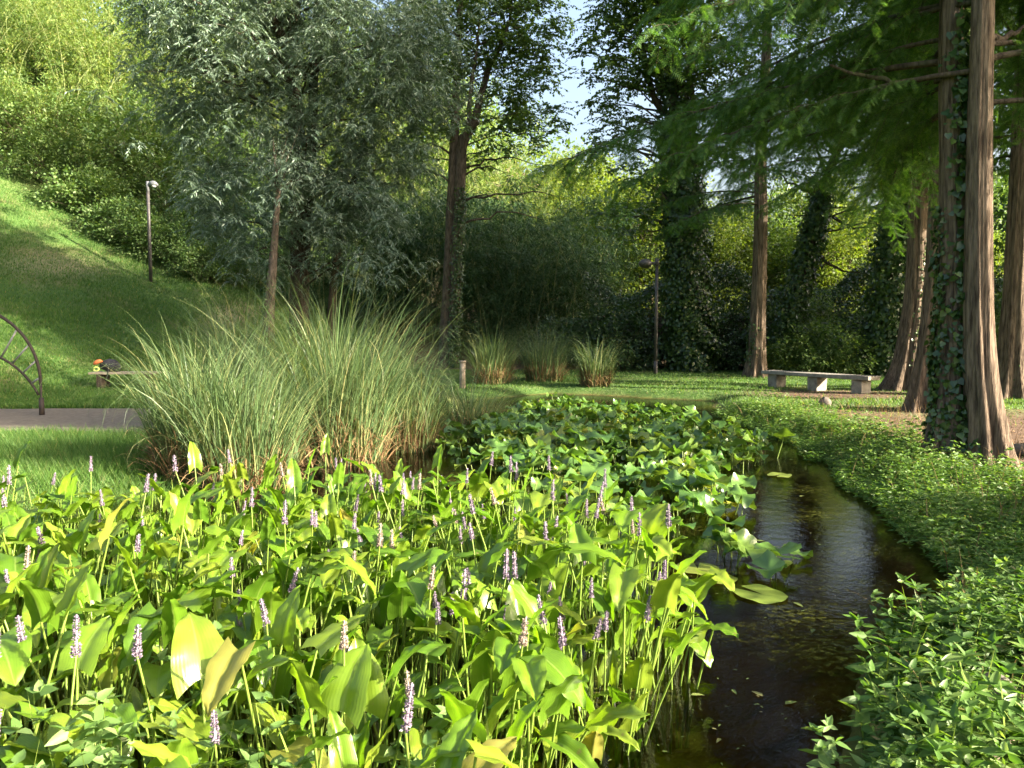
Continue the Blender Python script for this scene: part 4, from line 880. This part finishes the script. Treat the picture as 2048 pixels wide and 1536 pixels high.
def right_lamp():
    p_ = at(1311, 749, 24.5); z = g(p_[0], 24.5); H = 3.45; t = thing('street_lamp', 'lamp post with dark flattened globe on a short arm, standing on the clearing', 'lamp', (p_[0], 24.5, z - .03))
    a = MB(); tube(a, [(0, 0, 0), (0, 0, .42)], [.062, .062], 12); a.build('base_sleeve', M['steel_dark'], t)
    a = MB(); tube(a, [(0, 0, .40), (0, 0, H * .55), (0, 0, H - .12)], [.055, .052, .048], 12); a.build('pole', M['steel_dark'], t)
    a = MB(); tube(a, [(0, 0, H - .13), (0, 0, H + .08)], [.075, .065], 12); tube(a, [(.04, 0, H - .05), (-.12, 0, H - .06), (-.22, 0, H - .07)], [.05, .045, .05], 10); a.build('arm', M['steel_dark'], t)
    a = MB(); th = np.linspace(-math.pi / 2, math.pi / 2, 13); lathe(a, np.stack([.21 * np.cos(th) + 1e-4, .14 * np.sin(th)], -1), (-.35, 0, H - .07), 22); a.build('globe', M['steel_dark'], t)
right_lamp()

def bench():
    a_, b_ = at(1554, 774, 19.4), at(1722, 789, 17.5); a_[2] = b_[2] = 0; d = (b_ - a_); Ln = np.linalg.norm(d); d /= Ln; rz = math.atan2(d[1], d[0]); mid = (a_ + b_) / 2; z = g(mid[0], mid[1])
    t = thing('stone_bench', 'long low slab bench on three stone blocks in the clearing', 'bench', (mid[0], mid[1], z), rz=rz)
    r = np.random.default_rng(3)
    def slab(nm, c, s, mat, j):
        me = MB(); box(me, c, s, 0, 0, j, r); o = me.build(nm, mat, t, smoothed=False); bv = o.modifiers.new('edge', 'BEVEL'); bv.width = .012; bv.segments = 2; return o
    slab('seat', (0, 0, .365), (Ln + .62, .44, .085), M['concrete'], .006)
    for k in (-1, 0, 1): slab('leg', (k * Ln / 2, 0, .12), (.26, .36, .40), M['concrete'], .008)
bench()
def left_bench():
    x, y = at(228, 785, 18.4)[0] + .1, 18.4; z = g(x, y); t = thing('park_bench', 'wooden plank bench half hidden by reeds at the foot of the lawn', 'bench', (x, y, z), rz=.05)
    for k in range(3):
        m_ = MB(); box(m_, (.2, -.17 + .17 * k, .40), (1.5, .13, .045)); m_.build('plank', M['old_wood'], t, smoothed=False)
    for s in (-.33, .72):
        m_ = MB(); box(m_, (s, 0, .17), (.12, .42, .40)); m_.build('leg', M['bark_dark'], t, smoothed=False)
    b = thing('backpack', 'black backpack with orange flap lying on the plank bench', 'backpack', (x - .22, y - .02, z + .425))
    m_ = MB(); u = np.linspace(0, 1, 9); tube(m_, np.stack([-.16 + .46 * u, .02 * np.sin(u * 5), .12 + .05 * np.sin(u * 3.1) - .06 * u], -1), .02 + .14 * np.sin(np.clip(u * 2.9 + .15, 0, 3.1)) ** .7, 14, mod=lambda t, a, p: 1 + .08 * np.sin(a * 3 + t * 9)); m_.build('body', M['fabric_black'], b)
    m_ = MB(); u = np.linspace(0, 1, 7); tube(m_, np.stack([-.30 + .22 * u, 0 * u - .05, .17 + .08 * np.sin(u * 2.2)], -1), [.01, .045, .055, .055, .05, .04, .01], 10, mod=lambda t, a, p: np.where(np.sin(a) > 0, 1, .75)); m_.build('flap', M['fabric_orange'], b)
    m_ = MB(); a = np.linspace(0, 2 * math.pi, 15); tube(m_, np.stack([-.17 + .06 * np.cos(a), 0 * a - .17, .07 + .045 * np.sin(a)], -1), np.full(15, .014), 6); m_.build('tag', M['fabric_lime'], b)
    m_ = MB(); tube(m_, spline([(.02, -.13, .2), (.12, -.2, .1), (.1, -.22, -.08), (.05, -.2, -.2)], 12), np.full(12, .016), 6); m_.build('strap', M['fabric_black'], b)
left_bench()
def arch():
    Yd = 13.3; foot = at(84, 830, Yd); k = Yd / FPX; z = g(foot[0], Yd); cx = foot[0] - 150 * k
    t = thing('climbing_arch', 'rusty steel ladder arch of two curved tubes rising from the path', 'play arch', (cx, Yd, z))
    zb = (830 - 760) * k; R1 = 150 * k; m_ = MB(); a = np.linspace(0, math.pi, 40)
    m_ = MB(); tube(m_, np.concatenate([[(R1, 0, -.05)], np.stack([R1 * np.cos(a), 0 * a, zb + R1 * np.sin(a)], -1), [(-R1, 0, -.05)]]), np.full(42, .026), 10); m_.build('outer_tube', M['steel_rust'], t)
    zc = (830 - 856) * k; R2 = 160 * k; a2 = np.linspace(math.radians(25), math.radians(155), 36)
    m_ = MB(); tube(m_, np.stack([R2 * np.cos(a2), 0 * a2, zc + R2 * np.sin(a2)], -1), np.full(36, .021), 10); m_.build('inner_tube', M['steel_rust'], t)
    for pa, pb in (((82, 754), (67, 764)), ((76, 720), (50, 743)), ((64, 687), (30, 724)), ((42, 656), (7, 713)), ((9, 630), (-18, 703)), ((-28, 613), (-46, 698))):
        for s in (1, -1):
            if s == -1 and pa[0] < -20: continue
            q = lambda p: np.array([s * (150 + (p[0] - 84)) * k, 0, (830 - p[1]) * k])
            m_ = MB(); tube(m_, [q(pa), q(pb)], [.016, .016], 8); m_.build('rung', M['steel_grey'], t)
    for s in (1, -1):
        m_ = MB(); tube(m_, [(s * R1, 0, -.05), (s * R1, 0, .30)], [.045, .04], 10); m_.build('foot_sleeve', M['steel_rust'], t)
arch()
def post():
    p_ = at(925, 785, 18.9); m_ = MB(); z = g(p_[0], 18.9); tube(m_, [(0, 0, -.2), (0, 0, .3), (0.01, 0, .62)], [.075, .072, .07], 10); tube(m_, [(.01, 0, .62), (.01, 0, .66)], [.09, .085], 10)
    o = m_.build('wooden_post', M['old_wood']); o.location = (p_[0], 18.9, max(z, 0)); tag(o, 'short wooden post among the small reeds left of the lilies', 'post')
post()
def stone(px, py, d, s, lab, seed):
    r = np.random.default_rng(seed); m_ = MB(); th = np.linspace(-math.pi / 2, math.pi / 2, 8); a = np.arange(12) / 12 * 2 * math.pi
    V_ = np.stack([np.cos(th)[:, None] * np.cos(a), np.cos(th)[:, None] * np.sin(a), np.repeat(np.sin(th)[:, None], 12, 1)], -1) * (1 + .14 * np.sin(3 * a + seed)[None, :, None] * np.cos(2 * th)[:, None, None]) * np.array(s)
    i = np.arange(7)[:, None] * 12; j = np.arange(12)[None]; j2 = (j + 1) % 12
    m_.add(V_, quads=np.stack([i + j, i + j2, i + 12 + j2, i + 12 + j], -1).reshape(-1, 4)); o = m_.build('stone', M['stone']); x = at(px, py, d)[0]; o.location = (x, d, g(x, d) + s[2] * .5); o.rotation_euler = (0, 0, seed); tag(o, lab, 'stone')
stone(1650, 812, 15.0, (.14, .11, .10), 'grey stone in the grass between the water and the bench', 1)
stone(2050, 915, 9.2, (.22, .12, .09), 'dark flat stone on the bare soil at the right edge', 2)
stone(1985, 1440, 3.15, (.10, .08, .06), 'brown stone showing between plants in the lower right corner', 4)
def stick(p0, p1, r0, lab):
    r = np.random.default_rng(int(r0 * 9000)); m_ = MB(); a, b = np.array(p0), np.array(p1); tube(m_, spline([a, a + (b - a) * .4 + r.normal(0, .02, 3), b], 10), np.linspace(r0, r0 * .6, 10), 7); o = m_.build('fallen_stick', M['twig'], origin=a); tag(o, lab, 'stick')
pa, pb = at(1980, 1530, 2.5), at(2070, 1480, 2.75); stick(pa, pb, .014, 'thick bare stick in the bottom right corner')
pa, pb = at(1768, 1500, 2.9), at(1805, 1545, 2.7); stick(pa, pb, .006, 'thin pale stick among the leaves near the bottom right')

# ------------------------------------------------------------------ ground vegetation
def pinnate(mb_, r, P, az, H, lean, L, W, pairs, shape='lance', whorl=2, term=True, ms=None):
    """upright stems with opposite leaves"""
    n = len(P); n = len(P)
    if ms is not None:
        ribbons(ms, P, az, H * 1.02, np.full(n, .006), lean, lean * 0 + .25, 4, taper=5)
    for k in range(pairs):
        t = (k + 1) / pairs; q = P + np.stack([np.cos(az) * np.sin(lean) * H * t, np.sin(az) * np.sin(lean) * H * t, np.cos(lean) * H * t], -1)
        b = r.uniform(0, 6.28, n) if k == 0 else b + math.pi / 2 + r.normal(0, .2, n)
        for s in range(whorl):
            aa = b + s * 2 * math.pi / whorl + r.normal(0, .2, n); D = np.stack([np.cos(aa), np.sin(aa), r.uniform(-.35, .45, n)], -1); ln = L * r.uniform(.65, 1.2, n) * (1.05 - .5 * t)
            cards(mb_, q, D, r.normal(0, .5, (n, 3)) + [.15, -.1, 1], ln, ln * W / L, shape)
    if term:
        for s in range(3):
            aa = r.uniform(0, 6.28, n); cards(mb_, q, np.stack([np.cos(aa), np.sin(aa), r.uniform(.3, 1.2, n)], -1), r.normal(0, .3, (n, 3)) + [0, 0, 1], L * .5 * r.uniform(.6, 1.1, n), W * .55, shape)
def bank_cover():
    r = np.random.default_rng(91); n = 60000; x = r.uniform(.9, 8, n); y = 2.2 + 12.6 * r.uniform(0, 1, n) ** 1.5
    sd = poly_sd(x, y, POND) + .12 * wob(x * 1.3, y * 1.3); lim = np.interp(y, [2, 5, 7, 8.5, 10, 12, 14.5], [3, 2.3, 1.5, .8, .7, .8, .6]) + .35 * wob(x * 2, y * 2)
    dens = smooth(lim + .9, lim - .5, sd) * np.where(sd > .5, smooth(-.75, .1, wob(x * 2.4 + 1, y * 2.1)), 1)
    ok = (sd > .10 - .20 * smooth(4.3, 5.5, y) - .15 * (y > 9.5)) & (r.uniform(0, 1, n) < .3 + .7 * smooth(3.3, 4.2, y)) & (r.uniform(0, 1, n) < dens) & (x < y * .70 + .4) & ~((y > 10) & (x < 3.2)); x, y, sd = x[ok], y[ok], sd[ok]; n = len(x)
    P = np.stack([x, y, np.maximum(hgt(x, y), -.02)], -1); mound = .7 + .5 * wob(x * 1.7 + 4, y * 1.9)
    H = np.clip((.07 + .13 * mound) * r.uniform(.5, 1.25, n), .04, .36); ml, ms = MB(), MB()
    pinnate(ml, r, P, r.uniform(0, 6.28, n), H, np.abs(r.normal(0, .3, n)), .075, .024, 3, 'diamond', 3, False)
    o = ml.build('ground_cover', M['cover'], kind='stuff'); tag(o, 'dense leafy ground cover carpeting the right bank down to the water', 'ground cover')
bank_cover()
def bank_weeds():
    r = np.random.default_rng(191); n = 9000; x = r.uniform(1.0, 8, n); y = 2.4 + 12 * r.uniform(0, 1, n) ** 1.3
    sd = poly_sd(x, y, POND) + .12 * wob(x * 1.3, y * 1.3); lim = np.interp(y, [2, 5, 7, 8.5, 14.5], [3, 2.6, 2.2, 1.4, 1.0])
    ok = (sd > -.05) & (sd < lim) & (r.uniform(0, 1, n) < smooth(.0, .6, wob(x * 1.9 + 7, y * 1.6 + 2))) & ~((y > 10) & (x < 3.2)); x, y = x[ok], y[ok]; n = len(x); ml, ms = MB(), MB()
    P = np.stack([x, y, np.maximum(hgt(x, y), -.02)], -1)
    pinnate(ml, r, P, r.uniform(0, 6.28, n), r.uniform(.10, .34, n), np.abs(r.normal(.1, .3, n)), .085, .042, 3, 'lance', 3, True)
    tag(ml.build('bank_weeds', M['mint'], kind='stuff'), 'taller broad-leaved weeds scattered through the ground cover of the right bank', 'weeds')
    n = 2600; x, y = r.uniform(1.2, 8, n), r.uniform(2.6, 14, n); sd = poly_sd(x, y, POND); ok = (sd > -.05) & (sd < 3) & ~((y > 10) & (x < 3.2)); x, y = x[ok], y[ok]; n = len(x)
    ribbons(ms, np.stack([x, y, hgt(x, y)], -1), r.uniform(0, 6.28, n), r.uniform(.12, .45, n), r.uniform(.004, .008, n), r.uniform(0, .6, n), r.uniform(.2, 2.2, n), 6)
    tag(ms.build('dry_grass_stems', M['straw'], kind='stuff'), 'thin dry stems and grass strands poking out of the right bank', 'dry stems')
bank_weeds()
def near_plants():
    # compound leaved plants in the lower right corner
    r = np.random.default_rng(92); protos = []
    for i in range(4):
        ml, ms = MB(), MB(); n = 9; P = np.concatenate([r.normal(0, .05, (n, 2)), np.zeros((n, 1))], 1)
        pinnate(ml, r, P, r.uniform(0, 6.28, n), r.uniform(.12, .33, n), np.abs(r.normal(.35, .28, n)), .115, .045, 4, 'lance', 3, True, ms); protos.append((ms.mesh('stems', M['stalk']), ml.mesh('foliage', M['cover'])))
    spots = []
    for _ in range(400):
        x, y = r.uniform(1.0, 3.2), r.uniform(2.35, 4.1)
        if poly_sd(np.array([x]), np.array([y]), POND)[0] < .10 or x > y * .72 or any((x - a) ** 2 + (y - b) ** 2 < .04 for a, b in spots): continue
        spots.append((x, y))
    for k, (x, y) in enumerate(spots[:34]):
        lab = ('light green leafy plant overhanging the water ' + ('in the lower right corner' if y < 2.9 else 'where the channel widens' if y < 3.5 else 'at the bend of the bank')) if poly_sd(np.array([x]), np.array([y]), POND)[0] < .35 else ('leafy plant with divided leaves on the bank ' + ('nearest the camera at lower right' if y < 2.9 else 'at the right edge of the photo' if x > y * .55 else 'behind the water-edge plants'))
        t = thing('bank_plant', lab, 'plant', (x, y, g(x, y) - .01), lab, r.uniform(0, 6.28), r.uniform(.8, 1.2)); pr = protos[k % 4]; link('stems', pr[0], t); link('foliage', pr[1], t, None, 'stuff')
    # mint-like plants among the pickerelweed, lower left
    protos = []
    for i in range(4):
        ml, ms = MB(), MB(); n = 7; P = np.concatenate([r.normal(0, .06, (n, 2)), np.zeros((n, 1))], 1)
        pinnate(ml, r, P, r.uniform(0, 6.28, n), r.uniform(.55, .85, n), np.abs(r.normal(.06, .06, n)), .10, .05, 10, 'lance', 2, True, ms); protos.append((ms.mesh('stems', M['stalk']), ml.mesh('foliage', M['mint'])))
    for k, (px, py, d) in enumerate(((60, 1260, 2.5), (160, 1300, 2.45), (250, 1310, 2.4), (330, 1350, 2.3), (420, 1380, 2.2), (280, 1400, 2.1), (180, 1440, 2.1), (480, 1290, 2.6), (520, 1400, 2.2), (90, 1390, 2.2), (370, 1250, 2.8), (560, 1440, 2.1), (850, 1310, 2.5), (820, 1350, 2.4), (610, 1310, 2.6), (20, 1440, 2.0), (450, 1480, 1.95), (240, 1500, 1.9))):
        x = at(px, py, d)[0]; lab = 'mint-like plant growing between the pickerelweed at lower centre' if px > 700 else 'mint-like plant with paired leaves ' + ('at the lower left edge of the stand' if px < 120 else 'low in the bottom left of the stand' if py > 1380 else 'between pickerelweed stalks left of centre' if px > 340 else 'under the pickerelweed spikes at lower left')
        t = thing('mint_plant', lab, 'plant', (x, d, min(g(x, d), -.02)), lab, k * 1.1, r.uniform(.9, 1.15)); pr = protos[k % 4]; link('stems', pr[0], t); link('foliage', pr[1], t, None, 'stuff')
near_plants()
def turf(name, label, n, fx, H, w, seed, dens):
    r = np.random.default_rng(seed); x, y = fx(r, n); ok = r.uniform(0, 1, n) < dens(x, y); x, y = x[ok], y[ok]; n = len(x); m_ = MB()
    P = np.stack([x, y, hgt(x, y) - .01], -1); hh = H * r.uniform(.5, 1.4, n) * (1 + .35 * wob(x * .8, y * .8))
    a = r.uniform(0, 6.28, n); D = np.stack([np.cos(a) * .55, np.sin(a) * .55, np.ones(n)], -1)
    cards(m_, P, D, np.stack([-np.sin(a + 1), np.cos(a + 1), 0 * a], -1) + .01, hh, w * r.uniform(.7, 1.3, n), 'blade')
    o = m_.build(name, M['grass'], kind='stuff'); tag(o, label, 'grass'); return o
dens_land = lambda x, y: (poly_sd(x, y, POND) > .1) * (1 - .93 * dirt_mask(x, y)) * (1 - .6 * dry_sun_mask(x, y))
def hill_fx(r, n):
    y = 14.3 + 26 * r.uniform(0, 1, n) ** 1.2; px = r.uniform(-60, 620, n); return (px - 1024) / FPX * y, y
turf('lawn_grass', 'grass of the sloping lawn on the left', 190000, hill_fx, .10, .022, 95, dens_land)
def clear_fx(r, n):
    y = 14 + 13 * r.uniform(0, 1, n) ** 1.1; px = r.uniform(900, 2100, n); return (px - 1024) / FPX * y, y
turf('clearing_grass', 'short grass of the clearing round the bench', 70000, clear_fx, .07, .016, 96, dens_land)
def left_fx(r, n):
    y = r.uniform(6.3, 12.2, n); px = r.uniform(-60, 520, n); return (px - 1024) / FPX * y, y
turf('bank_grass', 'tufty grass between the path and the pond at left', 50000, left_fx, .16, .009, 97, lambda x, y: (poly_sd(x, y, POND) > -.4) * smooth(11.0 - (x + 7) * .12 + .25, 10.8 - (x + 7) * .12 - .1, y))
def right_fx(r, n):
    return r.uniform(3.2, 11, n), r.uniform(5, 15, n)
turf('sparse_grass', 'sparse grass on the bare soil under the trunks', 9000, right_fx, .10, .009, 98, lambda x, y: (poly_sd(x, y, POND) > .3) * .5 * smooth(0, .5, wob(x * 2, y * 2)))
def litter():
    r = np.random.default_rng(99); n = 5000; x, y = r.uniform(3.4, 12, n), r.uniform(6, 19, n); ok = (r.uniform(0, 1, n) < dirt_mask(x, y)); x, y = x[ok], y[ok]; n = len(x); m_ = MB(); a = r.uniform(0, 6.28, n)
    cards(m_, np.stack([x, y, hgt(x, y) + .01], -1), np.stack([np.cos(a), np.sin(a), r.uniform(-.1, .4, n)], -1), r.normal(0, .3, (n, 3)) + [0, 0, 1], .055 * r.uniform(.5, 1.3, n), .03, 'diamond')
    tag(m_.build('leaf_litter', M['litter'], kind='stuff'), 'dry fallen leaves scattered on the bare soil', 'leaf litter')
    n = 5200; x, y = r.uniform(-1.5, 4.2, n), r.uniform(2.2, 17, n) ; sd = poly_sd(x, y, POND); ok = (sd < -.03) & (r.uniform(0, 1, n) < np.clip(.35 + .6 * wob(x * 2.2, y * 1.6), .03, 1)) & (poly_sd(x, y, STAND) > 0); x, y = x[ok], y[ok]; n = len(x); a = r.uniform(0, 6.28, n); m_ = MB()
    ln = np.where(r.uniform(0, 1, n) < .1, .07, .022) * r.uniform(.5, 1.3, n)
    cards(m_, np.stack([x, y, np.full(n, .004)], -1), np.stack([np.cos(a), np.sin(a), 0 * a], -1), r.normal(0, .03, (n, 3)) + [0, 0, 1], ln, ln * .4, 'lance')
    tag(m_.build('floating_weed', M['duckweed'], kind='stuff'), 'bits of weed and leaf floating on the open channel', 'water weed')
litter()
